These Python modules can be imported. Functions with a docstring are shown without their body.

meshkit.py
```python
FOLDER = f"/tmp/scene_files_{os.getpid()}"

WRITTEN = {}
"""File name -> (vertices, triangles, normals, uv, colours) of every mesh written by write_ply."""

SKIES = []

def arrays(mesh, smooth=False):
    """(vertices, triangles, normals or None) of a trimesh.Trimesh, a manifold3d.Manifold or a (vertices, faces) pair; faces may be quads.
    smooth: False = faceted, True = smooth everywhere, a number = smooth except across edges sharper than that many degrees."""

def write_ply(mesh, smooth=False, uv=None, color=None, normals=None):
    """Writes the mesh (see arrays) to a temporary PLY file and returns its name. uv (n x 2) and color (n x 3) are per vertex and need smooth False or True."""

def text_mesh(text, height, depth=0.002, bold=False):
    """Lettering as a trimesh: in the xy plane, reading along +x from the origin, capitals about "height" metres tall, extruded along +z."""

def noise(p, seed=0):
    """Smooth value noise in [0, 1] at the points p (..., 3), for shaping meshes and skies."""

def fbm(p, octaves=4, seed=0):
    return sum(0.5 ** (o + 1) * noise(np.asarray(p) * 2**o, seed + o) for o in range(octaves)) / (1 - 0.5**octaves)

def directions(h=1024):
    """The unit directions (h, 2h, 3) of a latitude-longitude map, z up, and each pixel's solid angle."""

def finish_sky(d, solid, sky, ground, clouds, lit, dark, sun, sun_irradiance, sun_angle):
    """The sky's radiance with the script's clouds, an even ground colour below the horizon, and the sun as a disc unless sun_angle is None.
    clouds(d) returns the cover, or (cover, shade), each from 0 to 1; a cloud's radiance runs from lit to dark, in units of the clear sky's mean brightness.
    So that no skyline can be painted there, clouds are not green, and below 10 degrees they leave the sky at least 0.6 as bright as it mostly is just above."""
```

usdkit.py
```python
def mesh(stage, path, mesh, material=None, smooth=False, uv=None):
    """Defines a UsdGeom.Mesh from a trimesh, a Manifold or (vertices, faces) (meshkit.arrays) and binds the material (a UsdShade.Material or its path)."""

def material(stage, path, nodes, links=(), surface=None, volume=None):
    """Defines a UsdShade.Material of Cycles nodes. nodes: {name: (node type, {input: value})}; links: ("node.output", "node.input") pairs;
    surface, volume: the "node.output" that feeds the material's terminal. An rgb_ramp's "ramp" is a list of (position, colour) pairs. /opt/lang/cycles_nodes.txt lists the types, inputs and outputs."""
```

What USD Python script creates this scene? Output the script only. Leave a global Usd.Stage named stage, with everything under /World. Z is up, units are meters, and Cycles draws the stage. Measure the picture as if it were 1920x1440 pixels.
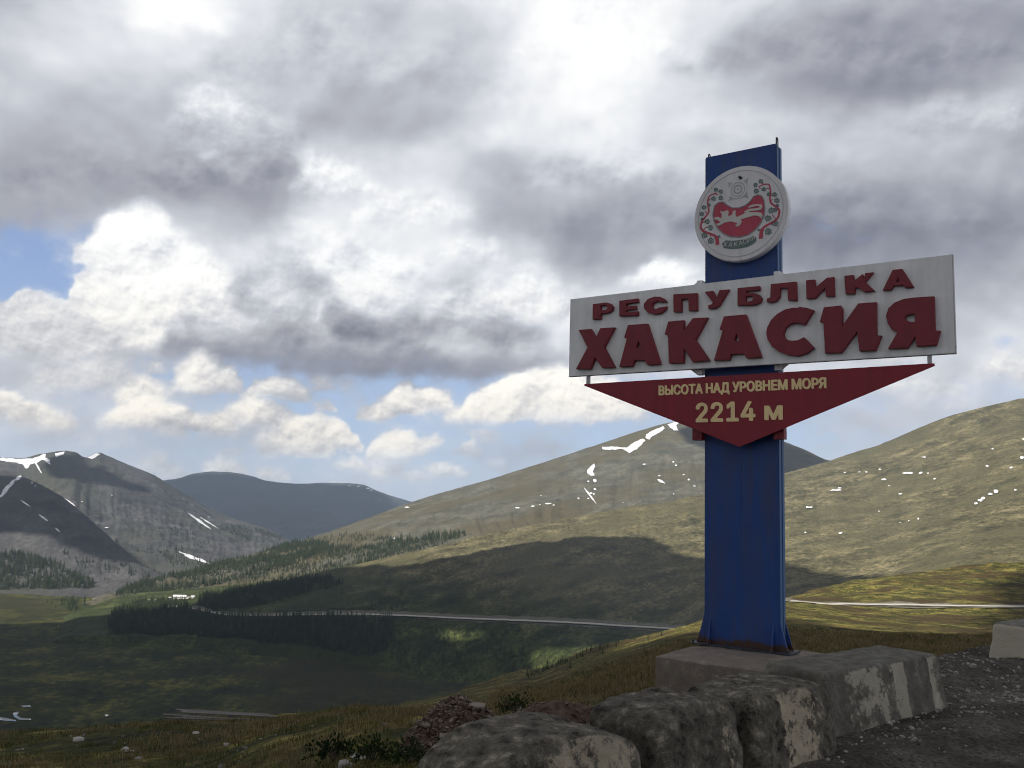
EXPOSURE, SUN_I, HAZE = 0.72, 1.25, 5e-5
SKY_S, SKY_RELIEF, SKY_TINT = 0.10, 0.5, (.8, .85, 1.0)
CLOUD_T = 0.42
import math, numpy as np, trimesh, usdkit, meshkit
from pxr import Usd, UsdGeom, UsdLux, UsdShade, Sdf, Gf, Vt
from scipy.interpolate import PchipInterpolator, LinearNDInterpolator
from scipy.spatial import cKDTree
import shapely
from shapely.geometry import Polygon, Point, LineString
from shapely.ops import unary_union
from shapely import affinity

stage = Usd.Stage.CreateInMemory()
UsdGeom.SetStageUpAxis(stage, 'Z'); UsdGeom.SetStageMetersPerUnit(stage, 1.0)
world = UsdGeom.Xform.Define(stage, '/World'); stage.SetDefaultPrim(world.GetPrim())
UsdGeom.Scope.Define(stage, '/World/Looks')

# ------------------------------------------------------------------ camera
EYE = np.array([0, 0, 1.6]); PITCH, ROLL, F = 0.1205, 0.0275, 1700.0      # metres, radians, focal length in 1/1920 of the width
_cp, _sp = math.cos(PITCH), math.sin(PITCH)
_f = np.array([0, _cp, _sp]); _u0 = np.array([0, -_sp, _cp]); _r0 = np.array([1.0, 0, 0])
_r = _r0 * math.cos(ROLL) + _u0 * math.sin(ROLL); _u = _u0 * math.cos(ROLL) - _r0 * math.sin(ROLL)
cam = UsdGeom.Camera.Define(stage, '/World/camera')
cam.CreateHorizontalApertureAttr(36.0); cam.CreateVerticalApertureAttr(27.0)
cam.CreateFocalLengthAttr(36.0 * F / 1920); cam.CreateClippingRangeAttr(Gf.Vec2f(0.05, 60000))
_m = Gf.Matrix4d(1.0)
for i, a in enumerate((_r, _u, -_f)): _m.SetRow(i, Gf.Vec4d(*a, 0))
_m.SetRow(3, Gf.Vec4d(*EYE, 1)); UsdGeom.Xformable(cam).AddTransformOp().Set(_m)
cam.CreateExposureAttr(EXPOSURE)

# ------------------------------------------------------------------ sun
SUN_AZ, SUN_EL = math.radians(-122), math.radians(46)                    # heading from +y towards +x; behind the camera, to the left
SUN = np.array([math.sin(SUN_AZ) * math.cos(SUN_EL), math.cos(SUN_AZ) * math.cos(SUN_EL), math.sin(SUN_EL)])
sun = UsdLux.DistantLight.Define(stage, '/World/sun')
sun.CreateIntensityAttr(SUN_I); sun.CreateAngleAttr(0.5); sun.CreateNormalizeAttr(True); sun.CreateColorAttr(Gf.Vec3f(1, 0.95, 0.86))
_z = SUN; _x = np.cross([0, 0, 1.0], _z); _x /= np.linalg.norm(_x); _y = np.cross(_z, _x)
_m = Gf.Matrix4d(1.0)
for i, a in enumerate((_x, _y, _z)): _m.SetRow(i, Gf.Vec4d(*a, 0))
UsdGeom.Xformable(sun).AddTransformOp().Set(_m)

def ray(px, py):
    d = _f + _r * ((px - 960) / F) + _u * ((720 - py) / F)
    return d / np.linalg.norm(d)
def at(px, py, d):                                                        # the point seen there, d metres ahead
    v = ray(px, py); return EYE + v * (d / v[1])
def azi(px): v = ray(px, 930); return math.atan2(v[0], v[1])
def adz(px, d, z): return np.array([math.tan(azi(px)) * d, d, z])
def pix(P):
    P = np.asarray(P, float) - EYE; z = P @ _f
    return np.stack([960 + F * (P @ _r) / z, 720 - F * (P @ _u) / z], -1)

# ------------------------------------------------------------------ naming
taken = {}
def path_of(name, parent='/World'):
    k = (str(parent), name); n = taken.get(k, 0); taken[k] = n + 1
    return f"{parent}/{name}" + (f"_{n:03d}" if n else '')
def tag(prim, label=None, cat=None, group=None, kind=None):
    p = prim.GetPrim() if hasattr(prim, 'GetPrim') else prim
    for k, v in (('label', label), ('category', cat), ('group', group), ('kind', kind)):
        if v: p.SetCustomDataByKey(k, v)
    return p
def obj(name, mesh, mat, parent='/World', smooth=False):
    parent = str(parent.GetPath()) if hasattr(parent, 'GetPath') else parent
    return usdkit.mesh(stage, path_of(name, parent), mesh, mat, smooth=smooth)
def thing(name, label, cat, loc=(0, 0, 0), rot=None, group=None, kind=None):
    x = UsdGeom.Xform.Define(stage, path_of(name))
    x.AddTranslateOp().Set(Gf.Vec3d(*map(float, loc)))
    if rot is not None: x.AddRotateZOp().Set(float(rot))
    tag(x, label, cat, group, kind); return x
def M(name, nodes, links=(), surface='p.BSDF', **kw):
    return usdkit.material(stage, '/World/Looks/' + name, nodes, links, surface=surface, **kw)
def fbm(p, octaves=4, seed=0): return meshkit.fbm(np.asarray(p, float), octaves, seed) - 0.5

# ------------------------------------------------------------------ ground materials
def land(name, dark, mid, light, scale, patch=(.05, .05, .04), shrub=(.018, .022, .010), shrub_scale=.2, shrub_amount=.30, streak=.12, angle=.6, bump_scale=1.0, bump_dist=1.0, contrast=1.0, low=None):
    """ground cover: tones mixed by noises of several sizes and by downhill streaks, spotted with low dark scrub, with relief of the same grain"""
    c = .5 / contrast
    nodes = {
        'g': ('geometry', {}),
        'mp': ('mapping', {'rotation': (0, 0, angle), 'scale': (1, .18, 1)}),
        'n1': ('noise_texture', {'scale': scale, 'detail': 3.0, 'roughness': .6}),
        'n2': ('noise_texture', {'scale': scale * 7.0, 'detail': 3.0, 'roughness': .65}),
        'n4': ('noise_texture', {'scale': scale * 40.0, 'detail': 3.0, 'roughness': .7}),
        'n5': ('noise_texture', {'scale': scale * 9, 'detail': 4.0, 'roughness': .65, 'distortion': .5}),
        'n3': ('noise_texture', {'scale': scale * .22, 'detail': 5.0, 'roughness': .6}),
        'a1': ('math', {'math_type': 'multiply', 'value2': .34}), 'a2': ('math', {'math_type': 'multiply_add', 'value2': .30}),
        'a4': ('math', {'math_type': 'multiply_add', 'value2': .36 - streak}), 'a5': ('math', {'math_type': 'multiply_add', 'value2': streak}),
        'r': ('rgb_ramp', {'ramp': [(.5 - .14 * c * 2, dark), (.5, mid), (.5 + .14 * c * 2, light)]}),
        'r3': ('rgb_ramp', {'ramp': [(.46, (0, 0, 0)), (.60, (1, 1, 1))]}),
        'x': ('mix_color', {'b': patch}), 'pm': ('mix_color', {'blend_type': 'soft_light', 'fac': .7}),
        'v': ('voronoi_texture', {'scale': shrub_scale, 'randomness': 1.0}), 'vs': ('math', {'math_type': 'multiply_add', 'value2': .9}),
        'vr': ('map_range', {'range_type': 'smoothstep', 'from_min': shrub_amount + .62, 'from_max': shrub_amount + .45, 'clamp': True}),
        'y': ('mix_color', {'b': shrub}),
        'bp': ('bump', {'strength': .6, 'distance': bump_dist}), 'nb': ('noise_texture', {'scale': bump_scale, 'detail': 5.0, 'roughness': .7}),
        'p': ('principled_bsdf', {'roughness': .95, 'specular_ior_level': .1})}
    links = [('g.position', f'{k}.vector') for k in ('mp', 'n1', 'n2', 'n4', 'n3', 'nb', 'v')] + [('mp.vector', 'n5.vector'),
             ('n1.fac', 'a1.value1'), ('n2.fac', 'a2.value1'), ('a1.value', 'a2.value3'), ('n4.fac', 'a4.value1'), ('a2.value', 'a4.value3'), ('n5.fac', 'a5.value1'), ('a4.value', 'a5.value3'),
             ('a5.value', 'r.fac'), ('n3.fac', 'r3.fac'), ('r3.color', 'x.fac'), ('r.color', 'x.a'), ('x.result', 'pm.a'), ('a5.value', 'pm.b'),
             ('n2.fac', 'vs.value1'), ('v.distance', 'vs.value3'), ('vs.value', 'vr.value'), ('vr.result', 'y.fac'), ('pm.result', 'y.a'),
             ('nb.fac', 'bp.height'), ('bp.normal', 'p.normal'), ('y.result', 'p.base_color')]
    links = [l for l in links if l != ('a5.value', 'pm.b')] + [('r.color', 'pm.b')]
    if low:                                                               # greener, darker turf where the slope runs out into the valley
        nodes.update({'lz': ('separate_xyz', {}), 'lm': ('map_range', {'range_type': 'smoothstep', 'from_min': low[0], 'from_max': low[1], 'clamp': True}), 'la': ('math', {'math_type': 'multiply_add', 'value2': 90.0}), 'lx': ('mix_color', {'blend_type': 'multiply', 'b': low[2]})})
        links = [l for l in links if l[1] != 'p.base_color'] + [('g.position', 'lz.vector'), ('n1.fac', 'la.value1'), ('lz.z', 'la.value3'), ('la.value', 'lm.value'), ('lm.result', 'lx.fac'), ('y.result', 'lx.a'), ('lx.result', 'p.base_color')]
    return M(name, nodes, links)

# ------------------------------------------------------------------ terrain: sheets through surveyed profiles
class Sheet:
    """A parametric sheet through a grid of surveyed points: stations run across, levels run away from the road."""
    def __init__(self, rows, ns, nt, amp, seed, back=(), skirt=None, grain=1.0, gully=0.0, pitch=60.0):
        G = np.array(rows)                                                # stations x levels x 3
        sk = 0 if skirt is None else 1
        S, L = G.shape[:2]
        keys = np.array([azi0 for azi0 in np.arctan2(G[:, -1, 0], G[:, -1, 1])])
        s = np.linspace(keys[0], keys[-1], ns)
        t = np.linspace(0, L - 1, nt)
        A = PchipInterpolator(keys, G, axis=0)(s)                          # ns x L x 3
        A = PchipInterpolator(np.arange(L), A, axis=1)(t)                  # ns x nt x 3
        d = np.hypot(A[..., 0], A[..., 1])
        self.t = t
        q = A.copy(); q[..., 2] = 0
        fade = amp(A, d, t[None, :] / (L - 1))
        self.sk = skirt; rel = fbm(q / (90.0 * grain) + seed, 5, seed) * 1.0 + fbm(q / (17.0 * grain) + 3 * seed, 4, seed + 9) * 0.32
        A[..., 2] += rel * fade
        if gully:                                                         # runnels down the fall line
            u = np.arctan2(A[..., 0], A[..., 1]) * np.median(d) / pitch; tt = (t[None, :] / (L - 1)) + 0 * u
            w_ = fbm(q / (pitch * 5), 3, seed + 2)
            g1 = np.abs(fbm(np.stack([u + w_ * .7, tt * .8, 0 * u + seed], -1), 4, seed + 4)) + .45 * np.abs(fbm(np.stack([u * 3.1 + w_ * 1.6, tt * 1.4, 0 * u + seed], -1), 3, seed + 6))
            A[..., 2] += (g1 - .12) * gully * np.clip(tt * 4, 0, 1) * np.clip((1.0 - tt) * 5 + .15, 0, 1) * np.clip(.6 + 3 * fbm(q / (pitch * 9) + 5, 3, seed + 8), .15, 1.2)
        self.front = A.shape[1]
        add = []
        for fd, dz in back:                                               # the far side, falling away behind the skyline
            e = A[:, -1].copy(); k = np.hypot(e[:, 0], e[:, 1])[:, None]
            e[:, :2] *= fd; e[:, 2] += dz + fbm(np.c_[e[:, :2] / 200.0, e[:, 2] * 0] + seed, 3, seed) * 20
            add.append(e)
        if add: A = np.concatenate([A, np.stack(add, 1)], 1)
        if skirt:                                                         # the foot goes on below the valley floor
            e = A[:, 0].copy(); e[:, :2] *= .93; e[:, 2] -= skirt
            A = np.concatenate([e[:, None], A], 1); self.front += 1
        self.A = A
        n, m = A.shape[:2]
        i, j = np.meshgrid(np.arange(n - 1), np.arange(m - 1), indexing='ij')
        a = (i * m + j).ravel()
        self.V = A.reshape(-1, 3)
        self.T = np.stack([np.c_[a, a + m, a + 1], np.c_[a + m, a + m + 1, a + 1]], 1).reshape(-1, 3)
        w = self.V[self.T[0]]
        if np.cross(w[1] - w[0], w[2] - w[0])[2] < 0: self.T = self.T[:, ::-1]
        self._look = None
    def mesh(self): return (self.V, self.T)
    def pick(self, p):
        """The points of the sheet seen at the picture points p (n x 2); nan where the sheet is not there."""
        if self._look is None:
            W = self.A[::(2 if len(self.A) > 400 else 1), (1 if self.sk else 0):self.front]
            k = pix(W.reshape(-1, 3)).reshape(W.shape[:2] + (2,)); row = np.where(W[..., 1] > 1, k[..., 1], 1e6)
            least = np.minimum.accumulate(row, axis=1); up = np.c_[np.full((len(row), 1), True), row[:, 1:] < least[:, :-1] + .05]
            ok = up & (W[..., 1] > 1) & (k[..., 0] > -900) & (k[..., 0] < 2800); k, W, ok = k.reshape(-1, 2), W.reshape(-1, 3), ok.ravel()
            self._look = LinearNDInterpolator(k[ok], W[ok])
        return self._look(np.atleast_2d(p))

def grid(spec, levels):
    """spec: {picture column: [(picture row or None, distance, height)] ...}"""
    rows = []
    for px, prof in spec.items():
        rows.append([at(px, a[0], a[1]) if len(a) == 2 else adz(px, a[1], a[2]) for a in prof])
    return rows

Z = None
# the near ground: road embankment, the grass bank beside it and the spur on the right that carries the road on
G_ = {
 -420: [(Z,5,-2.2),(Z,10,-2.9),(Z,16,-3.9),(Z,22,-5.3),(Z,25,-6.0),(Z,28,-6.7),(Z,30,-7.4)],
 0:    [(Z,5,-1.3),(Z,9,-1.9),(Z,14,-2.85),(Z,20,-4.3),(Z,23,-5.05),(Z,25,-5.5),(Z,28,-6.3)],
 400:  [(Z,5,-.7),(Z,9,-1.5),(Z,13,-2.4),(Z,19,-3.5),(Z,22,-4.1),(Z,24,-4.6),(Z,27,-5.3)],
 560:  [(Z,5,-.5),(Z,9,-1.2),(Z,13,-2.0),(Z,20,-3.6),(Z,24,-4.6),(Z,30,-6.1),(Z,40,-8.6)],
 700:  [(Z,5,-.4),(Z,9,-.9),(Z,14,-1.9),(Z,26,-4.7),(Z,40,-8.4),(Z,60,-13.3),(Z,110,-25.2)],
 800:  [(Z,5,-.35),(Z,9,-.8),(Z,14,-1.8),(Z,28,-5.2),(Z,60,-13.2),(Z,110,-24.8),(Z,250,-55.9)],
 900:  [(Z,5,-.35),(Z,9,-.7),(Z,14,-1.7),(Z,30,-5.4),(Z,85,-18.0),(Z,180,-38.1),(Z,420,-88)],
 1000: [(Z,5,-.35),(Z,9,-.65),(Z,14,-1.6),(Z,30,-5.0),(Z,100,-20.4),(Z,250,-49.4),(Z,600,-116)],
 1100: [(Z,5,-.35),(Z,9,-.6),(Z,14,-1.4),(Z,30,-4.6),(Z,90,-17.2),(Z,220,-39),(Z,560,-94.6)],
 1200: [(Z,5,-.35),(Z,9,-.5),(Z,14,-1.2),(Z,30,-4.0),(Z,85,-14.6),(Z,200,-31.6),(Z,470,-71)],
 1320: [(Z,5,-.35),(Z,10,-.45),(Z,15,-1.0),(Z,32,-3.8),(Z,85,-12.6),(Z,180,-25.3),(Z,390,-51)],
 1400: [(Z,5,-.35),(Z,10,-.45),(Z,15,-1.0),(Z,35,-3.9),(Z,110,-14.6),(Z,300,-35.0),(Z,400,-46)],
 1480: [(Z,5,-.35),(Z,10,-.45),(Z,15,-1.0),(Z,35,-4.0),(Z,120,-15.6),(Z,330,-35.1),(Z,420,-42.4)],
 1640: [(Z,5,-.35),(Z,10,-.4),(Z,16,-1.1),(Z,36,-4.2),(Z,125,-16.2),(Z,330,-35.5),(Z,470,-37.4)],
 1800: [(Z,5,-.35),(Z,10,-.4),(Z,16,-1.1),(Z,36,-4.2),(Z,125,-16.0),(Z,330,-35.3),(Z,500,-32.8)],
 1920: [(Z,5,-.35),(Z,10,-.4),(Z,16,-1.0),(Z,36,-4.2),(Z,125,-15.8),(Z,330,-34.7),(Z,500,-29.3)],
 2500: [(Z,5,-.35),(Z,10,-.35),(Z,16,-.9),(Z,36,-3.8),(Z,125,-13),(Z,330,-30),(Z,500,-20)]}
_sky = {-420:1394, 0:1378, 400:1346, 560:1342, 700:1330, 800:1312, 900:1288, 1000:1262, 1100:1222, 1200:1196, 1320:1165, 1400:1140, 1480:1118, 1640:1085, 1800:1065, 1920:1057, 2500:1040}
_rows = grid(G_, 7)
for (px, row), q in zip(_sky.items(), _rows):                              # the skyline of the near ground, as surveyed
    dz = at(px, row, q[-1][1])[2] - q[-1][2]
    for v in q: v[2] += dz * v[1] / q[-1][1]
ground = Sheet(_rows, 520, 300, lambda A, d, t: np.clip(d - 6, 0, None) ** 0.8 * 0.035, 1,
               back=[(1.08, -7), (1.35, -45), (2.2, -170), (3.5, -330)], grain=.5)

V_ = {px: [(Z, d, z + (-d * .002 if px < 900 else 0)) for d in (140, 500, 800, 1150, 1600, 2100, 2700, 4200)]
      for px, z in ((-1500,-250),(-600,-249),(0,-247),(500,-247),(800,-243),(1000,-226),(1200,-200),(1400,-160),(1700,-130),(2600,-120))}
valley = Sheet(grid(V_, 8), 360, 240, lambda A, d, t: 6.0 + 0 * d, 2)

D_ = {
 60: [(Z,1480,-285),(Z,1560,-285),(Z,1640,-285),(Z,1700,-285),(Z,1760,-285),(Z,1800,-285)],
 140: [(1192,1480),(1178,1560),(1166,1640),(1158,1700),(1150,1760),(1147,1800)],
 210: [(1192,1470),(1168,1590),(1150,1690),(1142,1760),(1130,1850),(1124,1900)],
 360: [(1196,1455),(1143,1640),(1122,1760),(1116,1820),(1110,1900),(1104,1960)],
 520: [(1213,1415),(1155,1540),(1128,1640),(1112,1710),(1098,1800),(1088,1880)],
 700: [(1242,1325),(1153,1430),(1120,1520),(1095,1600),(1068,1690),(1050,1760)],
 860: [(1240,1235),(1161,1330),(1115,1430),(1075,1540),(1040,1660),(1013,1780)],
 1060: [(1232,1120),(1169,1200),(1110,1310),(1055,1470),(1005,1670),(971,1850)],
 1260: [(1222,1010),(1181,1080),(1115,1210),(1045,1430),(980,1680),(938,1900)],
 1480: [(1185,800),(1138,900),(1085,1060),(1010,1370),(935,1700),(884,2000)],
 1640: [(1150,750),(1112,850),(1060,1030),(985,1340),(905,1700),(836,2050)],
 1780: [(1130,720),(1088,800),(1030,970),(945,1320),(855,1680),(781,2000)],
 1920: [(1120,700),(1070,780),(1005,960),(910,1300),(815,1620),(748,1900)],
 2150: [(1115,700),(1060,780),(990,960),(890,1300),(790,1620),(725,1900)],
 2700: [(1115,700),(1060,780),(990,960),(890,1300),(790,1620),(720,1900)]}
hill = Sheet(grid(D_, 6), 760, 360, lambda A, d, t: 12.0 * np.clip(np.minimum(t * 5, 1) , .15, 1) * np.where(np.abs(t - .2) < .05, .3, 1) * np.where(t > .9, .7, 1), 5, skirt=60, back=[(1.1, -25), (1.3, -120), (1.6, -330)], grain=1.4, gully=10, pitch=45.0)

C_ = {
 100: [(Z,1940,-290),(Z,1980,-290),(Z,2020,-290),(Z,2060,-290),(Z,2100,-290)],
 180: [(1128,1940),(1124,1980),(1121,2020),(1118,2060),(1116,2100)],
 300: [(1125,1960),(1112,2010),(1102,2060),(1094,2110),(1086,2160)],
 400: [(1118,1970),(1098,2040),(1082,2120),(1069,2210),(1058,2300)],
 540: [(1098,1950),(1073,2080),(1052,2210),(1035,2350),(1021,2500)],
 640: [(1075,1920),(1048,2100),(1025,2300),(1005,2500),(989,2700)],
 760: [(1058,1880),(1025,2100),(993,2350),(966,2620),(946,2900)],
 950: [(1010,1900),(980,2150),(950,2430),(918,2720),(889,3000)],
 1120: [(990,1950),(955,2230),(918,2520),(875,2820),(834,3100)],
 1210: [(968,1980),(930,2280),(890,2580),(846,2880),(805,3150)],
 1262: [(960,2000),(920,2300),(878,2600),(833,2900),(791,3200)],
 1310: [(952,2030),(912,2310),(870,2600),(828,2900),(786,3200)],
 1390: [(930,2100),(898,2350),(868,2620),(832,2900),(795,3180)],
 1470: [(905,2200),(886,2400),(868,2600),(848,2800),(827,3000)],
 1512: [(893,2250),(881,2420),(869,2590),(857,2750),(845,2900)],
 1556: [(882,2300),(878,2420),(873,2540),(869,2670),(864,2800)],
 1700: [(880,2300),(878,2400),(876,2500),(874,2600),(872,2700)]}
hill2 = Sheet(grid(C_, 5), 640, 320, lambda A, d, t: 16.0 * np.clip(t * 4, .2, 1) * np.where(t > .92, .45, 1) * np.clip((A[..., 0] + 1100) / 900, .25, 1), 11, skirt=60, back=[(1.08, -40), (1.25, -200), (1.5, -480)], grain=1.8, gully=26, pitch=80.0)

B_ = {
 -700: [(1112,2150),(1060,2450),(1000,2750),(925,3100),(835,3500)],
 -300: [(1110,2150),(1060,2450),(1000,2750),(925,3100),(838,3500)],
 -100: [(1107,2150),(1060,2450),(1000,2750),(925,3100),(849,3450)],
 0: [(1106,2150),(1060,2440),(1000,2740),(925,3080),(857,3420)],
 40: [(1106,2150),(1060,2440),(1000,2740),(925,3080),(858,3420)],
 75: [(1105,2160),(1060,2440),(1000,2740),(920,3080),(850,3420)],
 122: [(1104,2180),(1058,2450),(998,2740),(918,3080),(846,3420)],
 145: [(1103,2200),(1056,2470),(996,2760),(920,3100),(851,3450)],
 161: [(1102,2220),(1055,2490),(996,2790),(922,3150),(859,3520)],
 188: [(1100,2250),(1053,2530),(993,2850),(915,3240),(849,3650)],
 230: [(1096,2300),(1050,2590),(992,2910),(925,3270),(867,3700)],
 285: [(1090,2380),(1046,2670),(994,2990),(938,3340),(888,3750)],
 330: [(1082,2450),(1043,2740),(1000,3060),(955,3410),(915,3820)],
 380: [(1072,2560),(1040,2830),(1008,3140),(975,3490),(945,3900)],
 430: [(1060,2700),(1036,2960),(1012,3260),(990,3600),(969,3980)],
 500: [(1044,2950),(1029,3200),(1016,3470),(1003,3760),(992,4060)],
 540: [(1036,3100),(1028,3330),(1022,3580),(1016,3840),(1011,4100)],
 600: [(1030,3300),(1030,3500),(1030,3700),(1031,3900),(1032,4150)]}
mountain = Sheet(grid(B_, 5), 560, 320, lambda A, d, t: 42.0 * np.clip(t * 3, .12, 1) * np.where(t > .9, .3, 1), 21, skirt=60, back=[(1.06, -50), (1.2, -220), (1.5, -500)], grain=2.0, gully=24, pitch=64.0)

B3 = {
 -500: [(1112,2080),(1055,2220),(990,2400),(925,2600),(868,2820)],
 -150: [(1110,2080),(1055,2220),(990,2400),(925,2600),(872,2820)],
 0: [(1108,2080),(1060,2220),(1000,2390),(935,2590),(880,2800)],
 40: [(1107,2080),(1063,2210),(1005,2370),(945,2560),(893,2760)],
 100: [(1106,2080),(1070,2190),(1020,2330),(968,2490),(922,2660)],
 160: [(1104,2090),(1077,2180),(1040,2290),(1002,2410),(966,2540)],
 220: [(1102,2100),(1086,2160),(1064,2240),(1041,2330),(1019,2420)],
 290: [(1100,2120),(1094,2150),(1087,2190),(1080,2230),(1072,2280)],
 340: [(1100,2130),(1098,2150),(1096,2170),(1094,2190),(1091,2220)],
 380: [(1100,2130),(1099,2150),(1098,2170),(1097,2190),(1097,2220)]}
mountain2 = Sheet(grid(B3, 5), 320, 200, lambda A, d, t: 26.0 * np.clip(t * 3, .1, 1) * np.where(t > .9, .4, 1) * np.clip((-A[..., 0] - 700) / 700, .1, 1), 31, skirt=60, back=[(1.05, -25), (1.2, -160), (1.4, -420)], grain=1.5, gully=26, pitch=80.0)

A_ = {
 150: [(1018,5200),(985,5900),(955,6600),(928,7300),(908,8000)],
 330: [(1018,5200),(985,5900),(955,6600),(925,7300),(898,8000)],
 365: [(1018,5200),(984,5900),(952,6600),(918,7300),(888,8000)],
 410: [(1018,5200),(984,5900),(951,6600),(917,7300),(884,8000)],
 432: [(1018,5200),(984,5900),(951,6600),(917,7300),(885,8000)],
 470: [(1018,5200),(984,5900),(953,6600),(922,7300),(892,8000)],
 505: [(1018,5200),(985,5900),(955,6600),(928,7300),(902,8000)],
 560: [(1014,5300),(984,5900),(956,6600),(930,7300),(907,8000)],
 610: [(1008,5400),(980,6000),(955,6650),(930,7300),(905,7900)],
 680: [(998,5600),(975,6150),(952,6700),(930,7300),(909,7900)],
 700: [(994,5700),(973,6200),(953,6750),(934,7300),(917,7900)],
 735: [(986,5800),(971,6250),(956,6750),(942,7300),(930,7900)],
 768: [(980,5900),(970,6300),(959,6800),(949,7350),(940,7900)],
 850: [(975,6000),(970,6400),(965,6900),(961,7400),(957,7900)],
 1000: [(975,6000),(972,6400),(969,6900),(967,7400),(965,7900)]}
mountain3 = Sheet(grid(A_, 5), 260, 160, lambda A, d, t: 45.0 * np.where(t > .9, .25, 1), 41, skirt=60, back=[(1.05, -60), (1.2, -300), (1.5, -600)], grain=3, gully=110, pitch=170.0)

m_ground = land('near_grass', (.034,.040,.014), (.105,.103,.032), (.27,.23,.095), .16, patch=(.085,.062,.032), shrub=(.025,.030,.012), shrub_scale=.55, shrub_amount=.06, bump_scale=1.5, bump_dist=.5, contrast=1.9, streak=.16, angle=-.5)
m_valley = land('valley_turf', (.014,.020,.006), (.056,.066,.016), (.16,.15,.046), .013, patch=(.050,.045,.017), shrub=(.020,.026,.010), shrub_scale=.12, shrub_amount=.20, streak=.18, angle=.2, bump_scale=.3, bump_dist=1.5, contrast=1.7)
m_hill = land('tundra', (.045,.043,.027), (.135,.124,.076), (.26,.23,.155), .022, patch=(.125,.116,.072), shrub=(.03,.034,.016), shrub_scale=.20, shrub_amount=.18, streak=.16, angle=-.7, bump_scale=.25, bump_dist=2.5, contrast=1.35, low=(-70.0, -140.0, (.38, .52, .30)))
m_hill2 = land('scree_tundra', (.060,.061,.046), (.122,.118,.094), (.19,.18,.15), .016, patch=(.115,.100,.060), shrub=(.045,.047,.030), shrub_scale=.16, shrub_amount=.10, streak=.14, angle=.3, bump_scale=.2, bump_dist=3, contrast=1.1)
m_mount = land('scree', (.050,.051,.053), (.100,.098,.098), (.155,.15,.148), .012, patch=(.090,.092,.074), shrub=(.045,.047,.042), shrub_scale=.10, shrub_amount=.08, streak=.16, angle=-.4, bump_scale=.14, bump_dist=4, contrast=1.1)
m_far = land('far_scree', (.024,.030,.034), (.056,.062,.066), (.12,.118,.118), .010, patch=(.036,.043,.036), shrub_scale=.05, shrub_amount=.2, bump_scale=.05, bump_dist=14, contrast=1.6)
def struct(name, sheet, mat, label, cat):
    return tag(obj(name, sheet.mesh(), mat, smooth=True), label, cat, kind='structure')
g_ground = struct('ground', ground, m_ground, 'near grassy embankment and spur falling away behind the concrete blocks', 'ground')
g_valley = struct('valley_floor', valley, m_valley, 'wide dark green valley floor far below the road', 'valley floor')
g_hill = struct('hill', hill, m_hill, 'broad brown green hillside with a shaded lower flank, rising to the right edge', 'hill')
g_hill2 = struct('hill', hill2, m_hill2, 'long grey green hill with a snow cornice under its summit, behind the blue post', 'hill')
g_mount = struct('mountain', mountain, m_mount, 'high grey scree mountain with snowy summit ridge at the left', 'mountain')
g_mount2 = struct('mountain', mountain2, m_mount, 'dark shaded spur in front of the grey mountain at the left edge', 'mountain')
g_mount3 = struct('mountain', mountain3, m_far, 'flat topped dark blue mountain farthest away up the valley', 'mountain')

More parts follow.
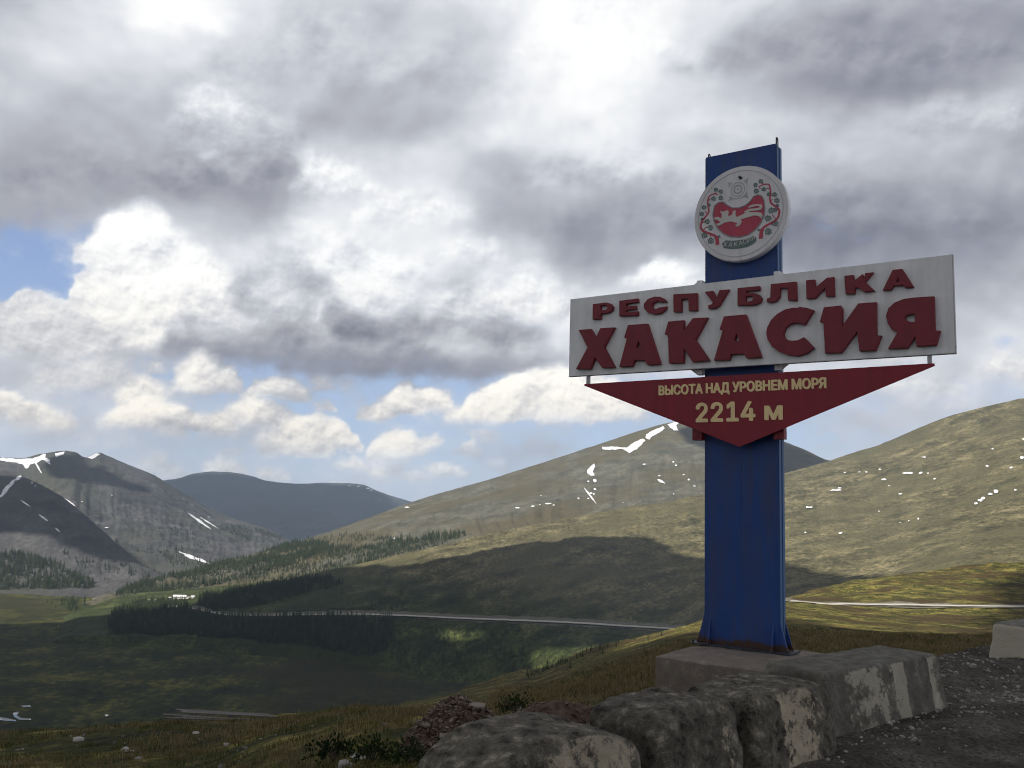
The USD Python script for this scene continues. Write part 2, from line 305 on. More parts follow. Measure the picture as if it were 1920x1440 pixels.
_x, _y = np.meshgrid(np.r_[np.linspace(-8500, -300, 60), np.linspace(-280, 280, 40), np.linspace(300, 8500, 60)], np.r_[np.linspace(-2900, -200, 40), np.linspace(-180, 400, 50), np.linspace(420, 12500, 70)], indexing='ij')
_z = np.clip(-6 - .36 * np.clip(_y + 30, 0, None), -430, None) + fbm(np.stack([_x, _y, 0 * _x], -1) / 420.0, 4, 77) * np.clip(-_y - 60, 0, 600) * .35
_n, _k = _x.shape; _i, _j = np.meshgrid(np.arange(_n - 1), np.arange(_k - 1), indexing='ij'); _a = (_i * _k + _j).ravel()
tag(obj('terrain', (np.stack([_x, _y, _z], -1).reshape(-1, 3), np.stack([np.c_[_a, _a + _k, _a + 1], np.c_[_a + _k, _a + _k + 1, _a + 1]], 1).reshape(-1, 3)), m_hill, smooth=True), 'tundra slopes round about, behind the viewpoint', 'terrain', kind='structure')

# ------------------------------------------------------------------ sky: clear air with a broken deck of cumulus mixed in
_rng = np.random.default_rng(7)
CX, CY = np.arange(-340, 2261, 10.0), np.arange(-160, 1001, 10.0)          # directions, in the units of ray()
def soft_grid(xs, ys, vals):
    v = PchipInterpolator(ys, np.array(vals), axis=0, extrapolate=False)(np.clip(CY, ys[0], ys[-1]))
    return PchipInterpolator(xs, v, axis=1)(np.clip(CX, xs[0], xs[-1]))
_xs = np.arange(13) * 160.0
_deck = [(0,   [.68,.80,.98,.88,.70,.74,.86,1.0,.92,.80,.58,.55,.57]),
         (80,  [.76,.80,.86,.82,.70,.71,.82,1.0,.84,.64,.53,.52,.56]),
         (160, [.74,.76,.76,.86,.70,.71,.86,.94,.82,.60,.54,.50,.70]),
         (240, [.69,.69,.74,.74,.66,.71,.86,.87,.80,.78,.75,.74,.64]),
         (320, [.66,.64,.63,.62,.82,.82,.66,.76,.76,.71,.70,.69,.67]),
         (400, [.64,.70,.76,.64,.88,.87,.64,.62,.54,.50,.47,.51,.57]),
         (480, [.70,.92,.86,.84,.88,.86,.80,.58,.74,.54,.49,.53,.60]),
         (560, [.80,.97,.88,.72,.76,.86,.86,.84,.82,.70,.66,.66,.70]),
         (640, [.80,.84,.66,.56,.50,.60,.80,.80,.80,.76,.76,.74,.84]),
         (695, [.76,.76,.64,.56,.50,.48,.52,.70,.80,.76,.76,.76,.82]),
         (760, [.75,.74,.74,.74,.74,.73,.72,.72,.74,.74,.74,.76,.80]),
         (900, [.76,.76,.76,.76,.76,.76,.72,.68,.70,.74,.74,.76,.78])]
SKB = soft_grid(_xs, [r[0] for r in _deck], [r[1] for r in _deck])
_cov = [(0, [1]*13), (330, [1]*13), (390, [.8,.85]+[1]*11), (430, [.22,.42]+[1]*11), (480, [.12,.30]+[1]*11), (540, [.12,.34]+[1]*11), (585, [.9,.95]+[1]*11),
        (640, [1,1,.95]+[1]*10), (690, [1,.86,.62,.62,.80,.85,.92,1,1,1,1,1,.85]), (715, [.9,.80,.50,.38,.28,.35,.52,.55,.7,.8,.8,.7,.7]),
        (780, [.88,.80,.62,.46,.30,.34,.40,.36,.5,.55,.55,.6,.7]), (860, [.72,.68,.62,.55,.48,.46,.42,.34,.4,.45,.5,.5,.5]), (940, [.55]*13)]
SKC = soft_grid(_xs, [r[0] for r in _cov], [r[1] for r in _cov])
XX, YY = np.meshgrid(CX, CY)
_p = np.stack([XX / 60.0, YY / 42.0, 0 * XX], -1)
_wx, _wy = fbm(_p * .9, 4, 3), fbm(_p * .9, 4, 8)
SKW = np.full_like(SKB, .0)                                                # warmth of far cumulus
def puff(cx, cy, w, h, top=.98, base=.74, lobes=9, warm=.9, flat=.35, soft=.12, dens=1.0):
    """one cumulus: a heap of round lobes over a flat base, lit from above and from behind the viewer"""
    d = np.full_like(XX, -9.0)
    for k in range(lobes):
        u = (k + .5) / lobes * 2 - 1 + _rng.uniform(-.1, .1)
        r = h * (.34 + .30 * (1 - u * u)) * _rng.uniform(.75, 1.2)
        y0 = cy + h * .28 - (1 - u * u) * h * _rng.uniform(.1, .42); x0 = cx + u * w * .42
        d = np.maximum(d, 1 - np.hypot(XX + 26 * _wx - x0, (YY + 22 * _wy - y0) * 1.05) / r)
    d = np.minimum(d, (cy + h * flat + 16 * _wy - YY) / (h * .35)); low = np.clip((cy + h * (flat + .12) - YY) / (h * .42), 0, 1)
    a = np.clip((d + .05) / soft * .5, 0, 1) * dens; a = a * a * (3 - 2 * a) * (.35 + .65 * low)
    lit = np.clip((cy + h * .42 - YY) / (h * .95), 0, 1)
    b = base + (top - base) * np.clip(lit * 1.25 + 1.1 * (_wx - _wy), 0, 1)
    SKB[:] = SKB * (1 - a) + b * a; SKC[:] = np.maximum(SKC, a * 1.02); SKW[:] = SKW * (1 - a) + warm * a
# the big masses of the deck, darker below
puff(640, 120, 620, 300, .80, .68, 13, warm=.25, soft=.6); puff(130, 330, 460, 150, .70, .60, 11, warm=.25, soft=.55); puff(470, 290, 300, 240, .74, .54, 9, warm=.35, soft=.45, flat=.42)
puff(1130, 330, 420, 130, .86, .62, 10, warm=.3, soft=.5); puff(1480, 400, 1000, 200, .66, .44, 15, warm=.25, soft=.6); puff(1640, 105, 820, 190, .58, .50, 13, warm=.3, soft=.45, flat=.30); puff(1800, 230, 360, 110, .78, .64, 9, warm=.35, soft=.5)
puff(330, 40, 200, 120, 1.04, .90, 8, warm=.4, soft=.5); puff(1120, 70, 330, 240, .98, .90, 10, warm=.35, soft=.6)
puff(600, 585, 900, 270, .92, .50, 15, warm=.45, soft=.35, flat=.42)
# cumulus towers beside the blue gap and along the far horizon
puff(640, 345, 190, 90, .96, .84, warm=.6, soft=.30); puff(400, 205, 130, 120, .92, .80, 7, warm=.5, soft=.35); puff(760, 400, 240, 90, .94, .84, warm=.5, soft=.45)
puff(960, 560, 320, 130, .92, .80, 11, warm=.6, soft=.4); puff(700, 500, 240, 80, .93, .82, warm=.6, soft=.45); puff(1240, 520, 130, 64, 1.02, .88, warm=.7, soft=.3); puff(880, 470, 180, 70, .93, .82, warm=.5, soft=.4)
puff(300, 520, 230, 170, 1.0, .86, 12, warm=.8, flat=.5, soft=.2); puff(232, 455, 130, 110, 1.02, .92, 8, warm=.8, soft=.10); puff(225, 545, 150, 130, 1.02, .90, 9, warm=.8, soft=.14, flat=.6); puff(330, 540, 170, 110, 1.04, .88, 9, warm=.8, soft=.2)
puff(210, 610, 200, 100, .95, .80, warm=.7, soft=.25, flat=.6); puff(60, 600, 260, 90, .90, .79, 13, warm=.7, soft=.16, flat=.6); puff(20, 640, 200, 80, .84, .77, 12, warm=.6, soft=.3); puff(120, 650, 180, 80, .86, .77, 10, warm=.6, soft=.3)
puff(150, 705, 190, 120, .86, .75, warm=.6, soft=.3, dens=.9); puff(395, 715, 120, 72, .92, .76, warm=.8); puff(525, 735, 120, 46, .92, .76, warm=.8, soft=.2); puff(275, 730, 90, 44, .92, .76); puff(290, 690, 50, 24, .86, .78, 6, dens=.8)
_r2 = np.random.default_rng(19)
for _ in range(46):                                                        # the many small ones in the haze
    x, y = _r2.uniform(-60, 960), _r2.uniform(700, 905); w = _r2.uniform(30, 120) * (1 - .35 * (y > 830)); puff(x, y, w, w * _r2.uniform(.28, .5), _r2.uniform(.82, .93), _r2.uniform(.72, .78), 7, warm=.8, soft=_r2.uniform(.15, .4), dens=_r2.uniform(.35, .85))
for _ in range(14):
    x, y = _r2.uniform(1480, 2000), _r2.uniform(640, 800); w = _r2.uniform(80, 220); puff(x, y, w, w * .28, _r2.uniform(.80, .88), .75, 8, warm=.5, soft=.4, dens=_r2.uniform(.3, .7))
puff(600, 757, 46, 22, .88, .77, 5, dens=.8); puff(80, 785, 120, 54, .97, .77); puff(8, 770, 50, 60, .96, .78, 6); puff(280, 782, 170, 76, .97, .75)
puff(495, 785, 140, 56, .97, .77); puff(400, 800, 90, 40, .9, .76); puff(610, 815, 120, 70, 1.0, .76, 9, soft=.08); puff(560, 838, 120, 56, .98, .74, 9, soft=.08)
puff(770, 757, 165, 54, .95, .76); puff(1030, 752, 360, 110, 1.04, .86, 13, flat=.42); puff(900, 775, 130, 60, .94, .8, soft=.2)
puff(745, 838, 84, 60, .97, .74, 7, soft=.08); puff(808, 832, 50, 30, .95, .75, 6); puff(665, 865, 80, 26, .92, .75, 6); puff(720, 880, 70, 24, .93, .74, 6)
puff(825, 882, 48, 30, .94, .74, 6); puff(770, 892, 40, 16, .92, .75, 5); puff(860, 893, 56, 20, .90, .74, 5); puff(945, 880, 40, 24, .86, .72, 5, dens=.8)
puff(415, 882, 100, 34, .96, .77, 7); puff(515, 893, 80, 22, .93, .77, 6); puff(285, 870, 60, 34, .88, .75, 6, dens=.8); puff(320, 885, 70, 30, .86, .75, 6, dens=.8)
puff(1890, 690, 110, 60, .90, .78, 8, warm=.6, soft=.3); puff(1700, 720, 260, 60, .84, .77, 9, warm=.5, soft=.4, dens=.7)
# a far rain curtain under the bright cloud
_q = np.exp(-((XX - 1010) / 130) ** 2 - ((YY - 855) / 42) ** 2); SKB -= .10 * _q; SKC[:] = np.maximum(SKC, .62 * _q); SKW *= 1 - _q
_q = np.exp(-((XX - 1600) / 260) ** 2 - ((YY - 790) / 40) ** 2); SKB -= .04 * _q; SKC[:] = np.maximum(SKC, .75 * _q)
_q = np.exp(-((XX - 1890) / 40) ** 2 - ((YY - 640) / 24) ** 2); SKC -= .5 * _q
# the table, flattened row by row; rows in equal steps of slope above the horizon
from scipy.ndimage import map_coordinates
SX, SZ = np.linspace(-.78, .78, 256), np.linspace(.62, -.10, 116)         # x/y and z/y of the direction
_a, _b = np.meshgrid(SX, SZ)
_k = pix(EYE + np.stack([_a, np.ones_like(_a), _b], -1))
def _sample(t): return map_coordinates(t, [(_k[..., 1] - CY[0]) / 10, (_k[..., 0] - CX[0]) / 10], order=1, mode='nearest')
_tab = np.stack([np.clip(_sample(SKB), 0, 1.1), np.clip(_sample(SKC), 0, 1.05), np.clip(_sample(SKW), 0, 1)], -1)
NW, NH = len(SX), len(SZ)
class Graph:
    def __init__(s): s.n, s.l, s.k = {}, [], 0
    def add(s, kind, out, links=(), **kw):
        s.k += 1; name = f"{kind}_{s.k}"; s.n[name] = (kind, kw)
        for src, inp in links: s.l.append((src, f"{name}.{inp}"))
        return f"{name}.{out}"
    def math(s, op, a, b=None, c=None, clamp=False):
        kw, ln = {'math_type': op, 'use_clamp': clamp}, []
        for v, i in ((a, 'value1'), (b, 'value2'), (c, 'value3')):
            if v is None: continue
            if isinstance(v, str): ln.append((v, i))
            else: kw[i] = float(v)
        return s.add('math', 'value', ln, **kw)
g = Graph(); mt = g.math
DIR = g.add('texture_coordinate', 'generated')
def warp(v, scale, amount, detail):
    n = g.add('noise_texture', 'color', [(v, 'vector')], scale=scale, detail=detail, roughness=.55)
    c = g.add('vector_math', 'vector', [(n, 'vector1')], math_type='subtract', vector2=(.5, .5, .5))
    c = g.add('vector_math', 'vector', [(c, 'vector1')], math_type='scale', scale=amount)
    return g.add('vector_math', 'vector', [(v, 'vector1'), (c, 'vector2')], math_type='add')
SQ = g.add('vector_math', 'vector', [(DIR, 'vector1')], math_type='multiply', vector2=(1, 1, 1.2))
def look_up(v):
    """the cloud deck's table at the direction v"""
    x, z, y = (g.add('vector_math', 'value', [(v, 'vector1')], math_type='dot_product', vector2=k) for k in ((1, 0, 0), (0, 0, 1), (0, 1, 0)))
    yy = mt('maximum', y, .05)
    col = mt('multiply_add', mt('divide', x, yy), (NW - 1) / (SX[-1] - SX[0]), -SX[0] * (NW - 1) / (SX[-1] - SX[0]))
    row = mt('multiply_add', mt('divide', z, yy), -(NH - 1) / (SZ[0] - SZ[-1]), SZ[0] * (NH - 1) / (SZ[0] - SZ[-1]))
    ci = mt('minimum', mt('maximum', col, 0), NW - 1.001); ri = mt('minimum', mt('maximum', row, 0), NH - 1.001)
    r0 = mt('floor', ri); fr = mt('subtract', ri, r0)
    N = NW * NH - 1
    def tap(k): return g.add('rgb_ramp', 'color', [(mt('divide', mt('add', mt('multiply_add', r0, NW, k * NW), ci), N), 'fac')], interpolate=True, ramp=[(0, (0, 0, 0)), (1, (1, 1, 1))])
    m = g.add('mix_color', 'result', [(fr, 'fac'), (tap(0), 'a'), (tap(1), 'b')], use_clamp=True)
    inside = mt('multiply', mt('multiply', mt('multiply', mt('divide', col, 20, clamp=True), mt('divide', mt('subtract', NW - 1., col), 20, clamp=True)), mt('divide', row, 10, clamp=True)), mt('multiply', mt('subtract', y, .3), 6, clamp=True))
    return m, inside

DW = warp(warp(SQ, 6.0, .050, 4.0), 24.0, .024, 6.0)
DW = g.add('vector_math', 'vector', [(DW, 'vector1')], math_type='multiply', vector2=(1, 1, 1 / 1.2))
T, IN = look_up(DW)
T = g.add('mix_color', 'result', [(IN, 'fac'), (T, 'b')], a=(.72, .95, 0.2))
_sep = g.add('separate_color', 'r', [(T, 'color')]); _sn = _sep.split('.')[0]
def fine(v, scale, detail): return g.add('noise_texture', 'fac', [(v, 'vector')], scale=scale, detail=detail, roughness=.56, distortion=.15)
UP = g.add('vector_math', 'vector', [(SQ, 'vector1')], math_type='add', vector2=(-.010, 0, .020))
UPf = g.add('vector_math', 'vector', [(SQ, 'vector1')], math_type='add', vector2=(-.004, 0, .009))
n1, n2 = fine(SQ, 5.0, 4.0), fine(UP, 5.0, 4.0)
f1, f2 = fine(SQ, 17.0, 6.0), fine(UPf, 17.0, 6.0)
e1, e2 = fine(SQ, 48.0, 5.0), fine(g.add('vector_math', 'vector', [(SQ, 'vector1')], math_type='add', vector2=(-.002, 0, .004)), 48.0, 5.0)
crisp = f'{_sn}.b'
wide = fine(SQ, 2.6, 4.0)
out = mt('subtract', 1.0, IN)
B = mt('multiply_add', mt('subtract', n1, n2), SKY_RELIEF, mt('add', .055,  mt('multiply_add', mt('subtract', n1, .5), .12, _sep)))
B = mt('multiply_add', mt('multiply', mt('subtract', f1, f2), mt('multiply_add', crisp, .80, .06)), 1.0, B)
B = mt('multiply_add', mt('multiply', mt('subtract', e1, e2), crisp), .55, B)
B = mt('multiply_add', mt('multiply', mt('subtract', wide, .5), out), .9, B)
C = mt('multiply_add', mt('subtract', n1, .5), .35, mt('multiply_add', mt('subtract', f1, .5), .95, mt('multiply_add', mt('subtract', e1, .5), .55, f'{_sn}.g')))
ZZ = g.add('vector_math', 'value', [(DIR, 'vector1')], math_type='dot_product', vector2=(0, 0, 1))
cov_h = g.add('map_range', 'result', [(C, 'value')], range_type='smoothstep', from_min=.42, from_max=.60, clamp=True)
cov_s = g.add('map_range', 'result', [(C, 'value')], range_type='smoothstep', from_min=.16, from_max=.86, clamp=True)
cov = g.add('mix_float', 'result', [(crisp, 'fac'), (cov_s, 'a'), (cov_h, 'b')])
def s2l(c): c = np.array(c) / 255.0; return tuple(np.where(c < .04045, c / 12.92, ((c + .055) / 1.055) ** 2.4))
tone = g.add('rgb_ramp', 'color', [(mt('multiply', B, 1 / 1.1), 'fac')], ramp=[(v / 1.1, s2l(c)) for v, c in
   ((.30, (74, 78, 88)), (.42, (104, 108, 120)), (.5, (126, 129, 142)), (.6, (153, 155, 166)), (.7, (177, 179, 187)), (.8, (201, 204, 212)), (.9, (229, 231, 236)), (1.0, (254, 255, 255)))] + [(1.0, s2l((270, 270, 268)))])
low_ = g.add('map_range', 'result', [(ZZ, 'value')], from_min=.24, from_max=.06, clamp=True)
warm = g.add('mix_color', 'result', [(mt('multiply', crisp, low_), 'fac'), (tone, 'a'), (g.add('mix_color', 'result', [(tone, 'a')], blend_type='multiply', fac=1.0, b=(1.02, .93, .80)), 'b')], use_clamp=True)
cl = g.add('vector_math', 'vector', [(warm, 'vector1')], math_type='scale', scale=2 ** -EXPOSURE / SKY_S)
air = g.add('sky_texture', 'color', sky_type='single_scattering', sun_disc=False, sun_elevation=SUN_EL, sun_rotation=SUN_AZ, altitude=2200.0, air_density=1.0, aerosol_density=1.0, ozone_density=1.0)
air = g.add('vector_math', 'vector', [(air, 'vector1')], math_type='multiply', vector2=SKY_TINT)
veil = g.add('map_range', 'result', [(ZZ, 'value')], from_min=.02, from_max=.30, to_min=.80, to_max=.28, clamp=True)
air = g.add('mix_color', 'result', [(veil, 'fac'), (air, 'a')], b=tuple(np.array(s2l((168, 182, 206))) * 2 ** -EXPOSURE / SKY_S), use_clamp=True)
mix = g.add('mix_color', 'result', [(cov, 'fac'), (air, 'a'), (cl, 'b')], use_clamp=True)
bg = g.add('background_shader', 'background', [(mix, 'color')], strength=SKY_S)
dome = UsdLux.DomeLight.Define(stage, '/World/sky'); tag(dome, kind='structure')
sky = M('sky_air', g.n, g.l, surface=bg)
for name, (kind, kw) in g.n.items():                                      # the two taps of the cloud table
    if kind == 'rgb_ramp' and len(kw['ramp']) == 2:
        sh = UsdShade.Shader.Get(stage, f'/World/Looks/sky_air/{name}')
        sh.GetInput('ramp').Set(Vt.Vec3fArray.FromNumpy(_tab.reshape(-1, 3).astype(np.float32)))
        sh.GetInput('ramp_alpha').Set(Vt.FloatArray.FromNumpy(np.ones(NW * NH, np.float32)))
UsdShade.MaterialBindingAPI.Apply(dome.GetPrim()).Bind(sky)

# ------------------------------------------------------------------ the low clouds overhead whose shadows lie on the valley
def overhead(P, alt):
    P = np.asarray(P, float); P = P[~np.isnan(P).any(1)]
    return [(p + SUN * ((alt - p[2]) / SUN[2]))[:2] for p in P]
def dense(pts, n=14):
    q = np.array(pts + pts[:1], float); return np.concatenate([np.linspace(q[i], q[i + 1], n, endpoint=False) for i in range(len(q) - 1)])
def shade(sheet, pts, alt): return Polygon(overhead(sheet.pick(dense(pts)), alt)).buffer(0)
def cloud(label, poly, alt, step, thick, seed, rag):
    poly = max(getattr(poly, 'geoms', [poly]), key=lambda a: a.area)
    x0, y0, x1, y1 = poly.buffer(step * 2 + rag).bounds
    nx, ny = int((x1 - x0) / step) + 2, int((y1 - y0) / step) + 2
    x, y = np.meshgrid(x0 + np.arange(nx) * step, y0 + np.arange(ny) * step, indexing='ij')
    p = shapely.points(x, y); shapely.prepare(poly)
    d = shapely.distance(p, poly.boundary); d = np.where(shapely.contains(poly, p), d, -d)
    q = np.stack([x, y, 0 * x], -1)
    d = d + fbm(q / (rag * 4.0) + seed, 5, seed) * rag * 2.2
    k = np.clip(d / (thick * .8), 0, 1); up = np.sqrt(k) * thick * (.75 + 1.1 * np.abs(fbm(q / (thick * .8) + seed, 5, seed + 3)))
    dn = np.sqrt(k) * thick * (.12 + .35 * np.abs(fbm(q / (thick * .5) + seed, 4, seed + 5)))
    T_ = np.stack([x, y, alt + up], -1).reshape(-1, 3); B_l = np.stack([x, y, alt - dn], -1).reshape(-1, 3)
    i, j = np.meshgrid(np.arange(nx - 1), np.arange(ny - 1), indexing='ij'); a = (i * ny + j).ravel()
    t = np.stack([np.c_[a, a + ny, a + 1], np.c_[a + ny, a + ny + 1, a + 1]], 1).reshape(-1, 3)
    t = t[(d.ravel()[t] > -step * .2).all(1)]
    V = np.concatenate([T_, B_l]); Tt = np.concatenate([t, t[:, ::-1] + len(T_)])
    u, inv_ = np.unique(Tt, return_inverse=True)
    tag(obj('cloud', (V[u], inv_.reshape(-1, 3)), m_cloud, smooth=True), label, 'cloud', kind='stuff')
m_cloud = M('cloud_mist', {'d': ('diffuse_bsdf', {'color': (.82, .83, .85)}), 't': ('translucent_bsdf', {'color': (.80, .82, .86)}), 'm': ('mix_closure', {'fac': CLOUD_T})},
            [('d.BSDF', 'm.closure1'), ('t.BSDF', 'm.closure2')], surface='m.closure')
LOW = 1100.0
edge = ground.pick(dense([(2250, 1236), (1900, 1228), (1750, 1224), (1560, 1226), (1420, 1240), (1290, 1262), (1200, 1268), (1110, 1268), (1040, 1274), (1000, 1280)])[:-14])
edge = [p for p in edge if not np.isnan(p).any()]
near = [np.array(p) for p in ((1300., 200., 0), (1500., -700., 0), (900., -1500., 0), (-900., -1600., 0), (-2000., -900., -100), (-1900., 300., -250), (-1500., 900., -250), (-900., 1000., -250), (-350, 1030., -245), (60., 950., -225.))]
parts = [Polygon(overhead(np.array(edge + near[::-1]), LOW)).buffer(0),
  shade(valley, [(-700, 1176), (0, 1171), (100, 1167), (200, 1172), (400, 1215), (520, 1235), (700, 1262), (800, 1270), (980, 1275), (985, 1290), (900, 1300), (760, 1330), (400, 1372), (0, 1400), (-700, 1430)], LOW),
  shade(hill, [(130, 1192), (200, 1170), (250, 1158), (330, 1143), (362, 1131), (430, 1112), (520, 1094), (600, 1082), (650, 1078), (700, 1074), (770, 1066), (830, 1050), (900, 1036), (1000, 1021), (1100, 1013), (1180, 1017), (1215, 1030), (1240, 1052), (1290, 1062), (1340, 1056), (1400, 1070), (1480, 1090), (1560, 1098), (1620, 1110), (1560, 1140), (1480, 1160), (1260, 1205), (1050, 1215), (960, 1190), (900, 1178), (830, 1176), (770, 1182), (730, 1196), (735, 1225), (700, 1240), (520, 1213), (360, 1195)], LOW)]
low = unary_union([p.buffer(30) for p in parts]).buffer(-30)
low = unary_union([low, shade(hill, [(715, 1166), (860, 1172), (1000, 1178), (1015, 1205), (1000, 1236), (860, 1242), (720, 1244)], LOW)]).buffer(25).buffer(-25)
for x, y, r in ((768, 1200, 34), (842, 1199, 26), (806, 1222, 22), (893, 1194, 18), (870, 1214, 16)):   # thin places in it
    o = overhead(hill.pick([(x, y)]), LOW)
    if o: low = low.difference(Point(o[0]).buffer(r))
cloud('broad grey cloud overhead that shades the roadside and the valley floor', low, LOW, 9.0, 260.0, 1, 7.0)
cloud('small grey cloud overhead that shades the right end of the grassy spur', shade(ground, [(1845, 1195), (1830, 1150), (1850, 1095), (1900, 1075), (2100, 1070), (2150, 1200)], LOW), LOW, 6.0, 60.0, 2, 8.0)
MID = 2300.0
cloud('cloud high over the dark mountain spur', shade(mountain2, [(-450, 905), (-100, 893), (20, 893), (60, 900), (105, 935), (160, 978), (215, 1022), (258, 1060), (200, 1052), (130, 1030), (80, 1005), (30, 1000), (-100, 1015), (-450, 1020)], MID), MID, 16.0, 160.0, 3, 18.0)
cloud('cloud high over the summit of the left mountain', shade(mountain, [(78, 872), (100, 856), (122, 850), (145, 856), (160, 866), (188, 884), (225, 896), (262, 908), (268, 918), (240, 922), (205, 908), (170, 900), (130, 900), (95, 892)], MID), MID, 16.0, 150.0, 4, 18.0)
cloud('cloud high over the right side of the snowy hill', unary_union([shade(hill2, [(1395, 802), (1470, 832), (1520, 852), (1550, 866), (1530, 880), (1440, 900), (1400, 860), (1380, 830)], MID), shade(hill2, [(1268, 806), (1290, 800), (1330, 800), (1390, 806), (1400, 850), (1330, 842), (1290, 832)], MID)]), MID, 16.0, 150.0, 5, 14.0)
cloud('cloud high over the flat topped far mountain', shade(mountain3, [(160, 912), (330, 901), (365, 891), (410, 888), (470, 895), (560, 909), (680, 912), (705, 924), (725, 938), (735, 950), (730, 985), (560, 1012), (160, 1015)], 4600.0), 4600.0, 40.0, 300.0, 6, 40.0)

# ------------------------------------------------------------------ the border sign
SO, SYAW = np.array([2.2858, 9.0, 0.2634]), 0.616                         # foot of the post's front face, and its turn
SU = np.array([math.cos(SYAW), -math.sin(SYAW), 0]); SN = np.array([-math.sin(SYAW), -math.cos(SYAW), 0])
def seen(px, py, w):                                                      # sign-plane coordinates of a picture point, w in front of the post
    v = ray(px, py); o = SO + SN * w; t = ((o - EYE) @ SN) / (v @ SN); P = EYE + v * t - o
    return (float(P @ SU), float(P[2]))
def traced(pts, ox, oy, k, w): return [seen(ox + x / k, oy + y / k, w) for x, y in pts]
def slab(poly, w0, w1, bevel=0.0):
    """a plate in the sign's plane, from w0 to w1 in front of the post; Xform at the post's foot does the placing"""
    parts = []
    for p in getattr(poly, 'geoms', [poly]):
        if p.is_empty or p.area < 1e-7: continue
        if bevel:
            m = trimesh.creation.extrude_polygon(p, w1 - w0 - bevel, engine='earcut'); m.apply_translation([0, 0, w0]); parts.append(m)
            q = p.buffer(-bevel, join_style=2)
            for r in getattr(q, 'geoms', [q]):
                if not r.is_empty:
                    m = trimesh.creation.extrude_polygon(r, bevel, engine='earcut'); m.apply_translation([0, 0, w1 - bevel]); parts.append(m)
        else:
            m = trimesh.creation.extrude_polygon(p, w1 - w0, engine='earcut'); m.apply_translation([0, 0, w0]); parts.append(m)
    m = trimesh.util.concatenate(parts)
    v = m.vertices; m.vertices = np.c_[v[:, 0], -v[:, 2], v[:, 1]]         # plane (u, v), outward = -y
    return m
def rect(u0, u1, v0, v1): return Polygon([(u0, v0), (u1, v0), (u1, v1), (u0, v1)])
def boxm(u0, u1, v0, v1, w0, w1): return slab(rect(u0, u1, v0, v1), w0, w1)
def tube(pts, r, n=8):
    pts = np.asarray(pts, float); out = []
    t = np.gradient(pts, axis=0); t /= np.linalg.norm(t, axis=1)[:, None]
    a = np.cross(t, [0.31, 0.95, 0.11]); a /= np.linalg.norm(a, axis=1)[:, None]; b = np.cross(t, a)
    ang = np.linspace(0, 2 * np.pi, n, endpoint=False)
    rr = np.broadcast_to(r, len(pts))
    V = (pts[:, None] + rr[:, None, None] * (a[:, None] * np.cos(ang)[None, :, None] + b[:, None] * np.sin(ang)[None, :, None])).reshape(-1, 3)
    F_ = []
    for i in range(len(pts) - 1):
        for j in range(n):
            k = (j + 1) % n; F_ += [[i*n+j, i*n+k, (i+1)*n+k], [i*n+j, (i+1)*n+k, (i+1)*n+j]]
    e = (len(pts) - 1) * n
    for j in range(1, n - 1): F_ += [[0, j + 1, j], [e, e + j, e + j + 1]]
    return trimesh.Trimesh(V, F_, process=False)

def paint(name, col, worn, rough=.45, dirt=(.06, .05, .045), rust=0.0, bump=.15, streak=True, spec=.4):
    nodes = {'g': ('geometry', {}), 'm': ('mapping', {'scale': (9, 9, 1.2)}), 'n': ('noise_texture', {'scale': 1.0, 'detail': 5.0, 'roughness': .6}),
             'n2': ('noise_texture', {'scale': 5.0, 'detail': 6.0, 'roughness': .65}), 'n3': ('noise_texture', {'scale': 60.0, 'detail': 3.0}),
             'r': ('rgb_ramp', {'ramp': [(.40, (0, 0, 0)), (.78, (.55, .55, .55))]}), 'r2': ('rgb_ramp', {'ramp': [(.35, (0, 0, 0)), (.72, (1, 1, 1))]}),
             'c1': ('mix_color', {'a': col, 'b': worn}), 'c2': ('mix_color', {'b': dirt}),
             'bp': ('bump', {'strength': bump, 'distance': .01}), 'rr': ('math', {'math_type': 'multiply_add', 'value2': .25, 'value3': rough - .1}),
             'p': ('principled_bsdf', {'specular_ior_level': spec})}
    links = [('g.position', 'm.vector'), ('m.vector', 'n.vector'), ('g.position', 'n2.vector'), ('g.position', 'n3.vector'), ('n2.fac', 'r2.fac'), ('n.fac', 'r.fac'),
             ('r2.color', 'c1.fac'), ('c1.result', 'c2.a'), ('r.color', 'c2.fac'), ('n3.fac', 'bp.height'), ('bp.normal', 'p.normal'), ('n2.fac', 'rr.value1'), ('rr.value', 'p.roughness')]
    last = 'c2.result'
    if rust:
        nodes.update({'sx': ('separate_xyz', {}), 'h': ('map_range', {'from_min': SO[2] - .11 + rust, 'from_max': SO[2] - .09, 'to_min': -.22, 'to_max': .62, 'clamp': True}),
                      'n4': ('noise_texture', {'scale': 7.0, 'detail': 7.0, 'roughness': .7}), 'ad': ('math', {'math_type': 'add'}),
                      'r4': ('rgb_ramp', {'ramp': [(.72, (0, 0, 0)), (.86, (1, 1, 1))]}), 'c4': ('mix_color', {'b': (.045, .022, .014)})})
        links += [('g.position', 'sx.vector'), ('sx.z', 'h.value'), ('g.position', 'n4.vector'), ('n4.fac', 'ad.value1'), ('h.result', 'ad.value2'), ('ad.value', 'r4.fac'), ('r4.color', 'c4.fac'), (last, 'c4.a')]
        last = 'c4.result'
    links.append((last, 'p.base_color'))
    return M(name, nodes, links)
p_blue = paint('blue_paint', (.005, .040, .185), (.008, .050, .21), rust=.20, rough=.5)
p_blue2 = paint('blue_paint_faded', (.03, .085, .22), (.05, .12, .25), rough=.5)
p_white = paint('white_sheet', (.74, .74, .75), (.66, .67, .68), dirt=(.44, .43, .42), rough=.5, bump=.05)
p_red = paint('dark_red_paint', (.165, .013, .024), (.19, .018, .028), dirt=(.11, .011, .018), rough=.5, bump=.08)
